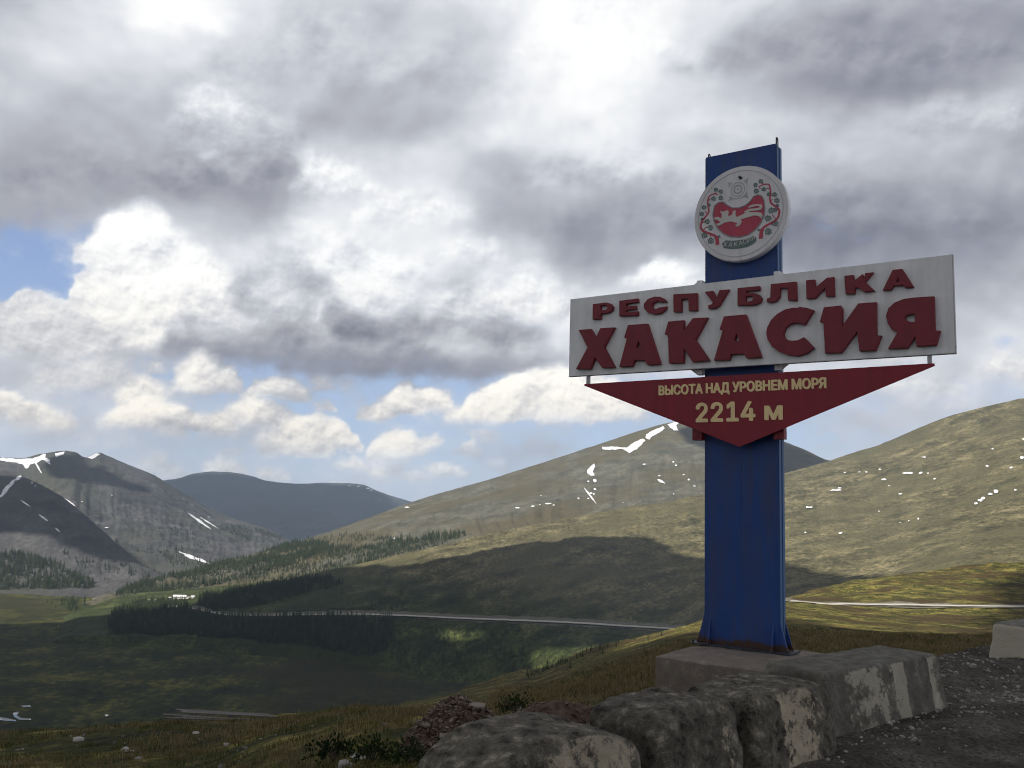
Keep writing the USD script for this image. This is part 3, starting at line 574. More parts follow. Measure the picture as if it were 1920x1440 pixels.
p_red2 = paint('red_panel_paint', (.21, .009, .021), (.235, .012, .024), dirt=(.12, .007, .014), rough=.45, bump=.05)
p_cream = paint('cream_lettering', (.80, .62, .33), (.76, .58, .30), dirt=(.6, .46, .24), rough=.6, bump=0)
p_disc = paint('emblem_white', (.68, .67, .685), (.63, .62, .64), dirt=(.48, .46, .46), rough=.55, bump=.1)
p_grey = paint('emblem_grey', (.24, .24, .25), (.30, .30, .31), dirt=(.2, .2, .2), rough=.6, bump=.1)
p_grey2 = paint('emblem_pale_grey', (.40, .40, .41), (.44, .44, .45), dirt=(.34, .34, .34), rough=.6, bump=.1)
p_pink = paint('emblem_red', (.42, .055, .095), (.46, .07, .11), dirt=(.36, .05, .08), rough=.6, bump=.1)
p_leaf = paint('emblem_green', (.10, .165, .15), (.13, .19, .175), dirt=(.24, .28, .26), rough=.6, bump=.05)
p_plaque = paint('emblem_plaque', (.11, .17, .155), (.15, .20, .19), dirt=(.09, .13, .12), rough=.6, bump=.1)
p_cat = paint('emblem_leopard', (.56, .52, .50), (.58, .55, .52), dirt=(.44, .40, .38), rough=.6, bump=.2)
p_steel = paint('galvanised_steel', (.34, .35, .36), (.42, .42, .42), dirt=(.2, .16, .12), rough=.5)
p_dark = paint('dark_steel', (.02, .025, .04), (.035, .04, .06), rough=.6)

sign = UsdGeom.Xform.Define(stage, path_of('border_sign'))
sign.AddTranslateOp().Set(Gf.Vec3d(*map(float, SO))); sign.AddRotateZOp().Set(-math.degrees(SYAW))
tag(sign, 'tall blue steel border post with round emblem, white name board and red elevation triangle', 'road sign')
PW, PH, PD, DN = .7478, 4.918, .155, -.085                                           # post: width, height, depth
h = PW / 2
post = obj('post', trimesh.util.concatenate([boxm(-h, h, DN + .012, PH - .012, -.012, 0), boxm(-h + .004, h - .004, DN + .02, PH - .02, -PD + .002, -.014),
      boxm(-h + .002, h - .002, PH - .012, PH, -PD, -.001)]), p_blue, sign)
sides = []
for s in (-1, 1):                                                         # two upright channels close each side
    e = s * h
    for w0, w1 in ((-.052, -.013), (-PD, -.098)):
        sides.append(boxm(min(e, e + s * .010), max(e, e + s * .010), DN + .012, PH - .012, w0, w1))
    sides.append(boxm(min(e - s * .003, e + s * .003), max(e - s * .003, e + s * .003), DN + .02, PH - .016, -.098, -.052))
obj('side_channel', trimesh.util.concatenate(sides), p_blue2, post)
for s in (-1, 1):                                                         # flared gussets and base plate
    tri = Polygon([(s * (h + .003), .30), (s * (h + .003), .0), (s * (h + .095), .0), (s * (h + .07), .06)])
    m = trimesh.util.concatenate([slab(tri, -.018, .0), slab(tri, -PD, -PD + .012),
        boxm(min(s * (h + .02), s * (h + .08)), max(s * (h + .02), s * (h + .08)), .012, .02, -PD + .012, -.018)])
    m.apply_translation([0, 0, DN]); obj('gusset', m, p_blue, post)
fr = trimesh.Trimesh(*[np.array(a) for a in ([[-h + .05, -.0, .26], [-h + .062, -.0, .26], [-h + .05, -.075, .012], [-h + .062, -.075, .012], [-h + .05, -.0, .012], [-h + .062, -.0, .012]],
      [[0, 2, 3], [0, 3, 1], [0, 4, 2], [1, 3, 5], [2, 4, 5], [2, 5, 3]])], process=False)
fr.apply_translation([0, 0, DN]); obj('front_gusset', fr, p_blue, post)
fr2 = fr.copy(); fr2.apply_translation([PW - .112, 0, 0]); obj('front_gusset', fr2, p_blue, post)
obj('base_plate', boxm(-h - .13, h + .13, DN, DN + .011, -PD - .06, .085), p_dark, post)
for u in (-h - .10, -h * .35, h * .35, h + .10):
    m = trimesh.creation.cylinder(radius=.013, height=.03, sections=6); m.apply_translation([u, -.06, DN + .026]); obj('bolt', m, p_dark, post)
for u, hh in ((-h + .012, .055), (h - .006, .085)):                         # lifting loops at the top corners
    a = np.linspace(0, np.pi, 9)
    arch = [(u, .045, PH - .15)] + [(u, .045 + .022 * (1 - math.cos(x)), PH + hh - .022 + .022 * math.sin(x)) for x in a] + [(u, .089, PH - .15)]
    obj('lifting_loop', tube(arch, .0065), p_dark, post)
obj('seam', boxm(-.004, .003, .9, 1.72, .0005, .003), p_blue, post)

# --- the white name board
WB = .15
bu0, bu1, bv0, bv1 = -1.9235, 1.9851, 2.651, 3.522
board = obj('name_board', trimesh.util.concatenate([boxm(bu0, bu1, bv0, bv1, WB - .004, WB), boxm(bu0 + .02, bu1 - .02, bv1 - .06, bv1 - .02, WB - .06, WB - .005),
        boxm(bu0 + .02, bu1 - .02, bv0 + .02, bv0 + .06, WB - .06, WB - .005), boxm(bu0 + .002, bu0 + .02, bv0 + .002, bv1 - .002, WB - .045, WB - .005), boxm(bu1 - .02, bu1 - .002, bv0 + .002, bv1 - .002, WB - .045, WB - .005)]), p_white, sign)
obj('rim', trimesh.util.concatenate([boxm(bu0 - .004, bu1 + .004, bv0 - .006, bv0 - .001, WB - .05, WB + .003), boxm(bu1 + .001, bu1 + .006, bv0 - .001, bv1, WB - .05, WB + .003)]), p_steel, board)
L2 = lambda *p: (1060, 540, 8.0, p); L3 = lambda *p: (1290, 520, 8.0, p); L4 = lambda *p: (1040, 460, 4.8, p); L5 = lambda *p: (1400, 460, 4.5714, p); L6 = lambda *p: (1500, 480, 6.4, p)
big = [
 (L2((195,628),(375,613),(455,745),(520,602),(735,588),(575,885),(735,1190),(545,1195),(440,1040),(370,1215),(155,1215),(330,890)),),
 (L2((935,555),(1225,532),(1420,1140),(1230,1155),(1190,1085),(1032,1085),(1002,1175),(805,1180),(918,763),(878,742)), L2((1095,790),(1128,892),(1062,896))),
 (L4((1020,685),(1160,672),(1160,765),(1240,655),(1375,648),(1265,850),(1390,1035),(1240,1050),(1163,930),(1157,1058),(1025,1060),(1018,810),(987,800)),),
 (L3((535,585),(860,555),(1100,1195),(880,1215),(832,1145),(640,1155),(615,1240),(385,1245),(515,800),(470,780)), L3((725,840),(767,950),(693,955))),
 (L3((1660,440),(1780,455),(1885,490),(1745,715),(1690,690),(1600,680),(1520,705),(1460,760),(1430,850),(1445,905),(1500,940),(1570,950),(1650,940),(1735,895),(1890,1055),(1780,1140),(1640,1180),(1500,1165),(1370,1120),(1260,1040),(1190,930),(1170,840),(1185,750),(1240,640),(1330,550),(1450,480),(1560,455),(1648,455)),),
 (L5((660,530),(805,515),(820,545),(818,690),(955,497),(1110,485),(1112,770),(1155,772),(1105,900),(965,905),(945,740),(812,918),(670,925),(657,662),(625,655)),),
 (L5((1605,435),(1615,730),(1660,730),(1625,855),(1455,865),(1442,785),(1380,880),(1210,885),(1290,745),(1240,720),(1208,670),(1193,600),(1212,540),(1265,490),(1345,458),(1450,445)), L5((1440,590),(1440,655),(1400,655),(1365,640),(1355,620),(1370,600),(1405,588)))]
small = [
 (L2((410,240),(620,215),(680,235),(712,280),(700,330),(650,370),(530,385),(525,465),(405,470)), L2((525,265),(600,255),(630,290),(605,325),(525,335))),
 (L2((805,190),(1085,155),(1092,212),(915,235),(915,275),(1055,262),(1060,315),(910,335),(912,362),(1085,345),(1085,410),(805,420)),),
 (L2((1520,205),(1430,210),(1370,195),(1315,225),(1298,285),(1345,325),(1400,290),(1520,275),(1500,325),(1430,380),(1330,395),(1240,370),(1180,310),(1172,240),(1230,165),(1330,128),(1420,130),(1480,160)),),
 (L4((1065,440),(1280,428),(1280,585),(1205,588),(1200,480),(1140,485),(1138,600),(1068,600)),),
 (L3((245,215),(370,200),(425,305),(470,190),(615,178),(470,420),(400,465),(300,468),(298,420),(350,402),(372,375)),),
 (L3((740,160),(1070,128),(1075,190),(870,208),(870,232),(990,232),(1070,260),(1105,315),(1085,375),(1000,413),(740,420)), L3((865,285),(960,278),(982,310),(955,352),(865,362))),
 (L3((1240,100),(1620,62),(1630,342),(1500,342),(1485,162),(1385,160),(1375,290),(1330,350),(1250,378),(1180,365),(1180,318),(1230,300)),),
 (L6((70,290),(175,280),(185,375),(320,260),(405,250),(412,480),(310,485),(300,380),(180,505),(75,510)),),
 (L6((530,238),(640,225),(652,292),(750,214),(768,288),(778,205),(880,192),(782,310),(895,415),(775,432),(690,375),(660,382),(658,450),(545,455)),),
 (L6((1110,165),(1225,152),(1365,370),(1260,380),(1235,350),(1125,355),(1095,405),(990,410)), L6((1172,262),(1195,300),(1158,315)))]
for letters, dep in ((big, .050), (small, .040)):
    for lt in letters:
        rings = [traced(p, ox, oy, k, WB + dep) for ox, oy, k, p in lt]
        obj('letter', slab(Polygon(rings[0], rings[1:]).buffer(0), WB + .001, WB + dep, bevel=.004), p_red, board)

# --- brackets between post, board and triangle
for u in (-h - .03, h + .03):
    s = 1 if u > 0 else -1
    for v0, flip in ((bv1 - .02, 1), (bv0 + .02, -1)):
        t3 = Polygon([(u - .028, v0), (u + .028, v0), (u + .028, v0 + flip * .075), (u - .028, v0 + flip * .075)])
        t4 = Polygon([(u + s * .03, v0), (u + s * .13, v0), (u + s * .03, v0 + flip * .075)])
        obj('bracket', trimesh.util.concatenate([slab(t3, .005, WB - .065), slab(t4, .05, .058)]), p_white, board)
for u in (-1.69, 1.775):
    obj('hanger', boxm(u - .016, u + .016, 2.545, bv0 - .008, WB - .05, WB - .012), p_steel, board)

# --- the red elevation triangle
tri = Polygon([seen(1096, 720, WB), seen(1752, 681, WB), seen(1753, 686, WB), seen(1386.5, 838, WB), seen(1095, 723, WB)])
red = obj('elevation_board', trimesh.util.concatenate([slab(tri, WB - .004, WB), slab(tri.buffer(-.03, join_style=2), WB - .04, WB - .005)]), p_red2, sign)
def write(text, p0, p1, top, mat, parent, w, name='lettering', heavy=.004):
    """text from p0 to p1 along its baseline (sign coordinates), capitals as high as given"""
    m = meshkit.text_mesh(text, top, .002, bold=True); b = m.bounds
    k = (p1[0] - p0[0]) / (b[1][0] - b[0][0]); v = m.vertices.copy()
    uu = p0[0] + (v[:, 0] - b[0][0]) * k; sh = (p1[1] - p0[1]) / (p1[0] - p0[0])
    m.vertices = np.c_[uu, -(w + v[:, 2]), p0[1] + v[:, 1] + (uu - p0[0]) * sh]
    if heavy:                                                             # a fuller weight: the stroke laid down three times
        c = []
        for i, (a, b) in enumerate(((0, 0), (-heavy, heavy * .6), (heavy, -heavy * .6))):
            q = m.copy(); q.apply_translation([a, -.0004 * i, b]); c.append(q)
        m = trimesh.util.concatenate(c)
    return obj(name, m, mat, parent)
a, b_ = seen(1235.5, 741.5, WB), seen(1549, 726, WB); vv = (a[1] + b_[1]) / 2
write('ВЫСОТА НАД УРОВНЕМ МОРЯ', (a[0], vv), (b_[0], vv), .094, p_cream, red, WB + .002)
a, b_ = seen(1305.5, 790.5, WB), seen(1416, 788, WB); vv = (a[1] + b_[1]) / 2
write('2214', (a[0], vv), (b_[0], vv), .182, p_cream, red, WB + .002)
a, b_ = seen(1434, 787, WB), seen(1467.5, 785, WB); vv = (a[1] + b_[1]) / 2
write('м', (a[0], vv), (b_[0], vv), .168, p_cream, red, WB + .002)
for u in (-h - .045, h + .045):
    v0 = 1.98
    obj('clamp', trimesh.util.concatenate([boxm(u - .05, u + .05, v0 - .055, v0 + .08, .02, WB - .045), boxm(u - .012, u + .012, v0 - .03, v0 - .006, WB - .045, WB - .03)]), p_red, red)

# --- the round emblem
WE = .085
eu, ev, er = .030, 4.2215, .494
def disc(r, u=None, v=None, n=72): return Point(eu if u is None else u, ev if v is None else v).buffer(r, n // 4)
emb = obj('emblem', trimesh.util.concatenate([slab(disc(er), .004, WE, bevel=.006)]), p_disc, sign)
obj('ring', slab(disc(er * .908).difference(disc(er * .896)), WE, WE + .0025), p_grey2, emb)
E1 = lambda pts: traced(pts, 1300, 300, 7.2, WE)
kid = Polygon(E1([(268,690),(285,612),(340,567),(405,560),(460,600),(530,640),(620,640),(700,610),(760,560),(810,490),(870,460),(930,480),(962,540),(973,640),(965,740),(920,850),(840,950),(740,1020),(620,1050),(500,1045),(400,1000),(320,920),(270,820),(256,740)]))
def round_off(p, r): return p.buffer(r, 8).buffer(-2 * r, 8).buffer(r, 8)
kid = round_off(kid, .015)
sh = obj('shield', slab(kid.buffer(-.012), WE, WE + .003), p_pink, emb)
obj('border', slab(kid.difference(kid.buffer(-.010)), WE, WE + .005), p_grey, sh)
cat = Polygon(E1([(360,685),(400,702),(465,680),(482,700),(470,762),(520,745),(540,690),(575,680),(572,740),(590,772),(700,720),(690,700),(745,663),(860,653),(898,640),(895,624),(860,622),(750,650),(748,628),(800,604),(870,596),(925,603),(935,635),(918,672),(850,687),(745,697),(760,707),(850,704),(925,715),(938,760),(922,795),(890,762),(830,752),(760,772),(690,792),(642,805),(662,830),(640,872),(600,905),(563,885),(600,860),(560,845),(500,832),(420,852),(370,882),(320,897),(313,865),(370,845),(330,815),(283,802),(290,775),(340,768),(380,790),(386,740)])).buffer(0)
obj('leopard', slab(cat.buffer(.004, 3).buffer(-.004, 3), WE + .003, WE + .008, bevel=.002), p_cat, sh)
sun_ = Polygon(E1([(463,298),(540,312),(600,292),(670,287),(742,243),(715,340),(718,410),(742,517),(670,490),(600,508),(540,515),(473,557),(500,470),(490,400)]))
so = obj('sun_sign', slab(sun_, WE, WE + .003), p_grey2, emb)
cu, cv = E1([(605, 400)])[0]
for r0, r1, k, mt_ in ((.095, .078, 1, p_disc), (.066, .052, 1, p_disc), (.030, .012, 1, p_disc)):
    obj('circle', slab(disc(r0, cu, cv, 40).difference(disc(r1, cu, cv, 40)), WE + .003, WE + .005), mt_, so)
def bough(pts, w0, w1):
    q = np.array(E1(pts)); k = np.arange(len(q)); f = np.linspace(0, len(q) - 1, len(q) * 5)
    c = PchipInterpolator(k, q)(f); w = np.linspace(w0, w1, len(f)) * np.where(f > len(q) - 2.6, 1.5, 1)
    t = np.gradient(c, axis=0); nrm = np.c_[-t[:, 1], t[:, 0]] / np.linalg.norm(t, axis=1)[:, None]
    return Polygon(np.r_[c + nrm * w[:, None], (c - nrm * w[:, None])[::-1]]).buffer(0)
def twig(p, q, w=.0035): return LineString(E1([p, q])).buffer(w)
left = [(335,465),(270,460),(215,490),(195,550),(196,600),(210,680),(195,725),(150,785),(110,845),(100,900),(128,955),(180,978),(240,1000),(290,1022),(320,1070),(326,1145)]
right = [(885,362),(960,328),(1020,330),(1040,400),(1045,460),(1033,520),(1050,580),(1130,640),(1162,690),(1150,760),(1100,825),(1030,862),(950,912),(922,965),(913,1062)]
br = unary_union([bough(left, .0045, .013)] + [twig(*t) for t in (((270,460),(310,440)),((200,545),(235,522)),((210,660),(205,610)),((190,730),(160,690)),((150,785),(120,800)),((105,860),(150,830)),((130,950),(180,900)),((230,1000),(240,1050)))])
br2 = unary_union([bough(right, .0045, .013)] + [twig(*t) for t in (((960,328),(915,310)),((885,362),(905,385)),((1030,380),(990,385)),((1045,460),(1075,480)),((1045,560),(1065,530)),((1125,635),(1090,660)),((1110,790),(1070,745)),((1030,862),(1060,850)),((950,912),(1010,880)))])
obj('branch', slab(br, WE, WE + .004), p_pink, emb); obj('branch', slab(br2, WE, WE + .004), p_pink, emb)
leaf0 = np.array([(0,-1.0),(.45,-.62),(.95,-.72),(.78,-.1),(1.0,.35),(.5,.5),(.32,.95),(0,.72),(-.32,.95),(-.5,.5),(-1.0,.35),(-.78,-.1),(-.95,-.72),(-.45,-.62)])
_rl = np.random.default_rng(3)
for x, y, r, a in [(305,400,34,.3),(372,425,32,-.5),(370,510,34,.2),(275,520,34,-.2),(210,605,28,.1),(145,640,34,.5),(115,728,34,.2),(120,800,28,.9),(190,830,38,-.3),(232,910,42,-.6),(150,1015,44,.2),(235,1090,46,.1),(350,1030,20,0),
                   (910,287,34,.3),(840,337,32,.6),(850,418,36,.4),(950,395,34,0),(1020,460,30,.2),(1098,465,34,-.2),(1128,545,40,-.1),(1135,612,26,0),(1055,680,44,.3),(1110,672,30,-.3),(1008,785,48,.5),(1105,850,46,-.2),(1012,962,50,.1),(885,945,20,0)]:
    c = math.cos(a); s = math.sin(a); q = leaf0 * r * _rl.uniform(.9, 1.05)
    outer = Polygon(E1([(x + c * u - s * v, y - (s * u + c * v)) for u, v in q])).buffer(0)
    inn = outer.buffer(-.0095)
    veins = LineString(E1([(x, y + r * .6), (x, y - r * .6)])).buffer(.002)
    obj('leaf', slab(unary_union([outer.difference(inn.difference(outer.buffer(-.016))), veins.intersection(outer)]), WE, WE + .004), p_leaf, emb)
pl = Polygon(E1([(388,1125),(440,1085),(520,1092),(650,1080),(760,1050),(815,1025),(852,1050),(848,1100),(800,1140),(720,1175),(600,1197),(500,1202),(410,1187)]))
plaque = obj('plaque', slab(round_off(pl, .004), WE, WE + .004), p_plaque, emb)
base_ = np.array(E1([(428,1168),(500,1172),(575,1165),(645,1150),(705,1130),(760,1105),(815,1075)]))
for i, ch in enumerate('ХАКАСИЯ'):
    m = meshkit.text_mesh(ch, .046, .0015, bold=False); b = m.bounds; v = m.vertices
    t = base_[min(i + 1, 6)] - base_[max(i - 1, 0)]; an = math.atan2(t[1], t[0])
    x_ = v[:, 0] - (b[0][0] + b[1][0]) / 2; y_ = v[:, 1]
    m.vertices = np.c_[base_[i][0] + x_ * math.cos(an) - y_ * math.sin(an), -(WE + .004 + v[:, 2]), base_[i][1] + x_ * math.sin(an) + y_ * math.cos(an)]
    obj('letter', m, p_cat, plaque)
for x, y, r in ((628,232,.013),(648,240,.011),(635,250,.010)):
    u, v = E1([(x, y)])[0]; obj('bolt', slab(disc(r, u, v, 12), WE, WE + .012), p_dark, emb)

# ------------------------------------------------------------------ concrete at the roadside
def noisy_box(hx, hy, hz, r, taper=(1, 1), step=.035, amp=.012, big=.02, seed=0, origin=(0, 0, 0), soft_ends=0.0):
    """A worn block, base at z=0, rounded by r: a cube grid pushed onto a rounded box, tapered upwards and eroded."""
    n = [max(4, int(2 * k / step)) for k in (hx, hy, hz)]
    V, T, o = [], [], 0
    for ax in range(3):
        for s in (-1, 1):
            b, c = [(1, 2), (2, 0), (0, 1)][ax]
            u, v = np.meshgrid(np.linspace(-1, 1, n[b] + 1), np.linspace(-1, 1, n[c] + 1), indexing='ij')
            P = np.zeros(u.shape + (3,)); P[..., ax] = s; P[..., b] = u; P[..., c] = v
            m = u.shape[1]; i, j = np.meshgrid(np.arange(u.shape[0] - 1), np.arange(m - 1), indexing='ij'); a = (i * m + j).ravel()
            q = np.stack([np.c_[a, a + m, a + 1], np.c_[a + m, a + m + 1, a + 1]], 1).reshape(-1, 3)
            T.append((q if s > 0 else q[:, ::-1]) + o); V.append(P.reshape(-1, 3)); o += u.size
    P = np.concatenate(V) * [hx, hy, hz]; T = np.concatenate(T)
    core = np.clip(P, [-(hx - r), -(hy - r), -(hz - r)], [hx - r, hy - r, hz - r])
    d = P - core; L = np.linalg.norm(d, axis=1)[:, None]; nrm = d / np.maximum(L, 1e-9)
    on = (L[:, 0] > 1e-6)
    P = np.where(on[:, None], core + nrm * r, P)
    k = (P[:, 2] + hz) / (2 * hz)
    P[:, 0] *= 1 + (taper[0] - 1) * k; P[:, 1] *= 1 + (taper[1] - 1) * k
    P[:, 2] += hz
    if soft_ends: P[:, 2] -= soft_ends * np.abs(P[:, 0] / hx) ** 3 * k
    q = P + np.array(origin) * 7.3 + seed * 5.1
    nrm = np.where(on[:, None], nrm, np.sign(P - [0, 0, hz]) * (np.abs(P / [hx, hy, hz] - [0, 0, 1]) > .99))
    e = fbm(q * 2.6, 3, seed) * big * 2 + fbm(q * 14, 4, seed + 4) * amp * 2.0 + np.minimum(fbm(q * 30, 2, seed + 6) + .10, 0) * amp * 4 + np.minimum(fbm(q * 5.0, 4, seed + 9) + .06, 0) * big * 4
    P = P + nrm * e[:, None]
    uv = np.c_[P[:, 0], P[:, 2]]
    return P, T, uv
def block_mat(name, base, pale, stripes, rough_patch=.52, paint_scale=6.0, flake=.5, mottle=1.0):
    """aggregate concrete with what is left of whitewash; stripes: (along, amount of paint) pairs, along in metres from the block's middle"""
    nodes = {'uv': ('uvmap', {'attribute': 'st'}), 'su': ('separate_xyz', {}), 'g': ('geometry', {}), 'gn': ('separate_xyz', {}),
      'n1': ('noise_texture', {'scale': 9.0, 'detail': 9.0, 'roughness': .74}), 'v1': ('voronoi_texture', {'scale': 110.0, 'detail': 2.0}), 'n2': ('noise_texture', {'scale': paint_scale * 1.3, 'detail': 10.0, 'roughness': .78}),
      'n3': ('noise_texture', {'scale': 90.0, 'detail': 3.0}), 'r1': ('rgb_ramp', {'ramp': [(.36, tuple(max(.12, 1 - .66 * mottle) * np.array(base))), (.47, tuple((1 - .2 * mottle) * np.array(base))), (.55, base), (.66, tuple((1 + 1.1 * mottle) * np.array(base)))]}),
      'rv': ('rgb_ramp', {'ramp': [(0, (1.25, 1.2, 1.1)), (.5, (.8, .8, .8)), (1, (.55, .55, .55))]}), 'mul': ('mix_color', {'blend_type': 'multiply', 'fac': .7}),
      'al': ('map_range', {'from_min': -1.0, 'from_max': 1.0, 'clamp': True}), 'st': ('rgb_ramp', {'ramp': [((a + 1) / 2, (p, p, p)) for a, p in stripes]}),
      'wob': ('math', {'math_type': 'multiply_add', 'value2': .10}), 'ad': ('math', {'math_type': 'add'}), 'fl': ('map_range', {'range_type': 'smoothstep', 'from_min': .99, 'from_max': 1.06, 'clamp': True}),
      'nz': ('map_range', {'from_min': .75, 'from_max': .45, 'clamp': True}), 'fm': ('math', {'math_type': 'multiply'}), 'px': ('mix_color', {'b': pale}),
      'pn': ('mix_color', {'blend_type': 'multiply', 'fac': .6}), 'hs': ('math', {'math_type': 'multiply_add', 'value2': .6}), 'bp': ('bump', {'strength': .7, 'distance': .006}), 'p': ('principled_bsdf', {'roughness': .92, 'specular_ior_level': .2})}
    links = [('uv.UV', 'su.vector'), ('su.x', 'wob.value3'), ('n1.fac', 'wob.value1'), ('wob.value', 'al.value'), ('al.result', 'st.fac'), ('g.position', 'n1.vector'), ('g.position', 'v1.vector'), ('g.position', 'n2.vector'), ('g.position', 'n3.vector'),
      ('n1.fac', 'r1.fac'), ('v1.distance', 'rv.fac'), ('r1.color', 'mul.a'), ('rv.color', 'mul.b'), ('st.color', 'ad.value1'), ('n2.fac', 'ad.value2'), ('ad.value', 'fl.value'),
      ('g.normal', 'gn.vector'), ('gn.z', 'nz.value'), ('fl.result', 'fm.value1'), ('nz.result', 'fm.value2'), ('fm.value', 'px.fac'), ('mul.result', 'px.a'), ('px.result', 'pn.a'), ('r1.color', 'pn.b'),
      ('n3.fac', 'hs.value1'), ('v1.distance', 'hs.value3'), ('hs.value', 'bp.height'), ('bp.normal', 'p.normal'), ('px.result', 'p.base_color')]
    return M(name, nodes, links)
def block(name, label, A, B, w, hgt, mat, z0=-.12, r=.12, taper=(.93, .72), amp=.012, big=.02, seed=0, soft=0.0, tilt=0.0):
    A, B = np.array(A, float), np.array(B, float); c = (A + B) / 2; L = np.linalg.norm(B - A); yaw = math.atan2(B[1] - A[1], B[0] - A[0])
    P, T, uv = noisy_box(L / 2, w / 2, (hgt - z0) / 2, r, taper, step=.016, amp=amp, big=big, seed=seed, origin=(c[0], c[1], 0), soft_ends=soft)
    x = thing(name, label, 'concrete block', (c[0], c[1], z0), math.degrees(yaw))
    if tilt: x.AddRotateYOp().Set(tilt)
    P, uv = np.asarray(P), np.asarray(uv)
    usdkit.mesh(stage, path_of('body', str(x.GetPath())), (P, T), mat, smooth=True, uv=uv); return x
cz = (.115, .105, .092)
c1 = block_mat('worn_concrete_first', (.150,.134,.108), (.29,.25,.185), [(-1,.20),(-.45,.30),(-.25,.44),(.0,.52),(.45,.58),(.56,.40),(1,.3)], paint_scale=5, mottle=1.35)
c2 = block_mat('worn_concrete_second', (.135,.122,.100), (.28,.24,.175), [(-1,.25),(.15,.25),(.24,.50),(.31,.48),(.38,.25),(1,.2)], paint_scale=7, mottle=1.35)
c3 = block_mat('worn_concrete_third', (.155,.139,.112), (.32,.275,.205), [(-1,.2),(-.22,.30),(-.12,.56),(.18,.55),(.30,.42),(.40,.22),(1,.2)], paint_scale=7, mottle=1.35)
c4 = block_mat('striped_concrete', (.165,.155,.132), (.32,.295,.24), [(-1,.15),(-.60,.18),(-.52,.52),(.10,.52),(.18,.60),(.28,.66),(.33,.24),(.62,.22),(.66,.62),(.80,.5),(1,.3)], paint_scale=4, mottle=.6)
c5 = block_mat('whitewashed_concrete', (.20,.19,.17), (.44,.40,.32), [(-1,.7),(.3,.66),(.5,.3),(1,.2)], paint_scale=4, mottle=.5)
block('concrete_block', 'rough weathered concrete block with flaking whitewash, nearest the camera', (-.27, 4.26), (.56, 5.01), .72, .47, c1, seed=1, r=.06, big=.026, amp=.012, soft=.16)
block('concrete_block', 'dark rounded concrete block with only a thin whitewash streak at its end', (.61, 5.03), (1.19, 5.58), .72, .48, c2, seed=2, r=.09, big=.022, amp=.014, soft=.04)
block('concrete_block', 'short rounded concrete block with a crusty pale whitewash patch across its front', (1.26, 5.64), (1.97, 6.33), .74, .46, c3, seed=3, r=.09, big=.022, amp=.012, soft=.05)
block('concrete_block', 'long smooth concrete block with whitewashed and dark stripes, beside the post footing', (2.06, 6.72), (3.38, 7.76), .70, .41, c4, seed=4, r=.045, big=.010, amp=.005, taper=(.95, .74))
block('concrete_block', 'cleaner whitewashed concrete block cut off by the right edge of the picture', (5.42, 9.78), (7.0, 10.95), .74, .37, c5, seed=5, r=.05, big=.010, amp=.005, taper=(.97, .8))

# the footing of the sign
foot_mat = block_mat('footing_concrete', (.25, .21, .18), (.46, .44, .42), [(-1, .34), (-.45, .42), (-.3, .46), (0, .36), (1, .34)], paint_scale=3, mottle=.35)
fx = thing('concrete_footing', 'low square concrete footing under the blue post', 'footing', SO, -math.degrees(SYAW))
P, T, uv = noisy_box(.66, .68, .42, .02, (1, 1), step=.03, amp=.004, big=.012, seed=8)
P = P + [.22, -.30, -.84 - .004 + DN]
usdkit.mesh(stage, path_of('body', str(fx.GetPath())), (P, T), foot_mat, smooth=True, uv=uv)

# ------------------------------------------------------------------ gravel shoulder
shoulder = Polygon([(-2.2, 2.6), (-.6, 4.35), (.5, 5.35), (1.4, 6.35), (2.2, 7.35), (3.0, 8.05), (3.7, 8.75), (4.3, 9.7), (5.4, 10.7), (9, 13.4), (16, 18.5), (30, 27), (60, 40), (60, -30), (-30, -30), (-14, -8)])
def sheet_xy(x0, x1, y0, y1, nx, ny, hf):
    x, y = np.meshgrid(np.linspace(x0, x1, nx), np.linspace(y0, y1, ny), indexing='ij'); z = hf(x, y)
    i, j = np.meshgrid(np.arange(nx - 1), np.arange(ny - 1), indexing='ij'); a = (i * ny + j).ravel()
    return np.stack([x, y, z], -1).reshape(-1, 3), np.stack([np.c_[a, a + ny, a + 1], np.c_[a + ny, a + ny + 1, a + 1]], 1).reshape(-1, 3)
import shapely
def compact(V, T):
    u, i = np.unique(T, return_inverse=True); return V[u], i.reshape(-1, 3)
def edge_dist(x, y):
    p = shapely.points(x, y); d = shapely.distance(p, shoulder.exterior); return np.where(shapely.contains(shoulder, p), d, -d)
def shoulder_z(x, y):
    d = edge_dist(x, y); q = np.stack([x, y, 0 * x], -1)
    z = fbm(q * .8, 3, 2) * .06 + fbm(q * 5, 3, 3) * .022 + fbm(q * 19, 2, 4) * .012
    row = np.array([-.42, 4.12]); t = np.clip(((x + .42) * .757 + (y - 4.12) * .653), 0, 9)      # spoil heaped against the blocks
    dd = np.abs(-(x + .42) * .653 + (y - 4.12) * .757); z = z + .05 * np.exp(-((dd - .45) / .22) ** 2)
    return np.where(d > 0, z, z + d * .75 - .0)
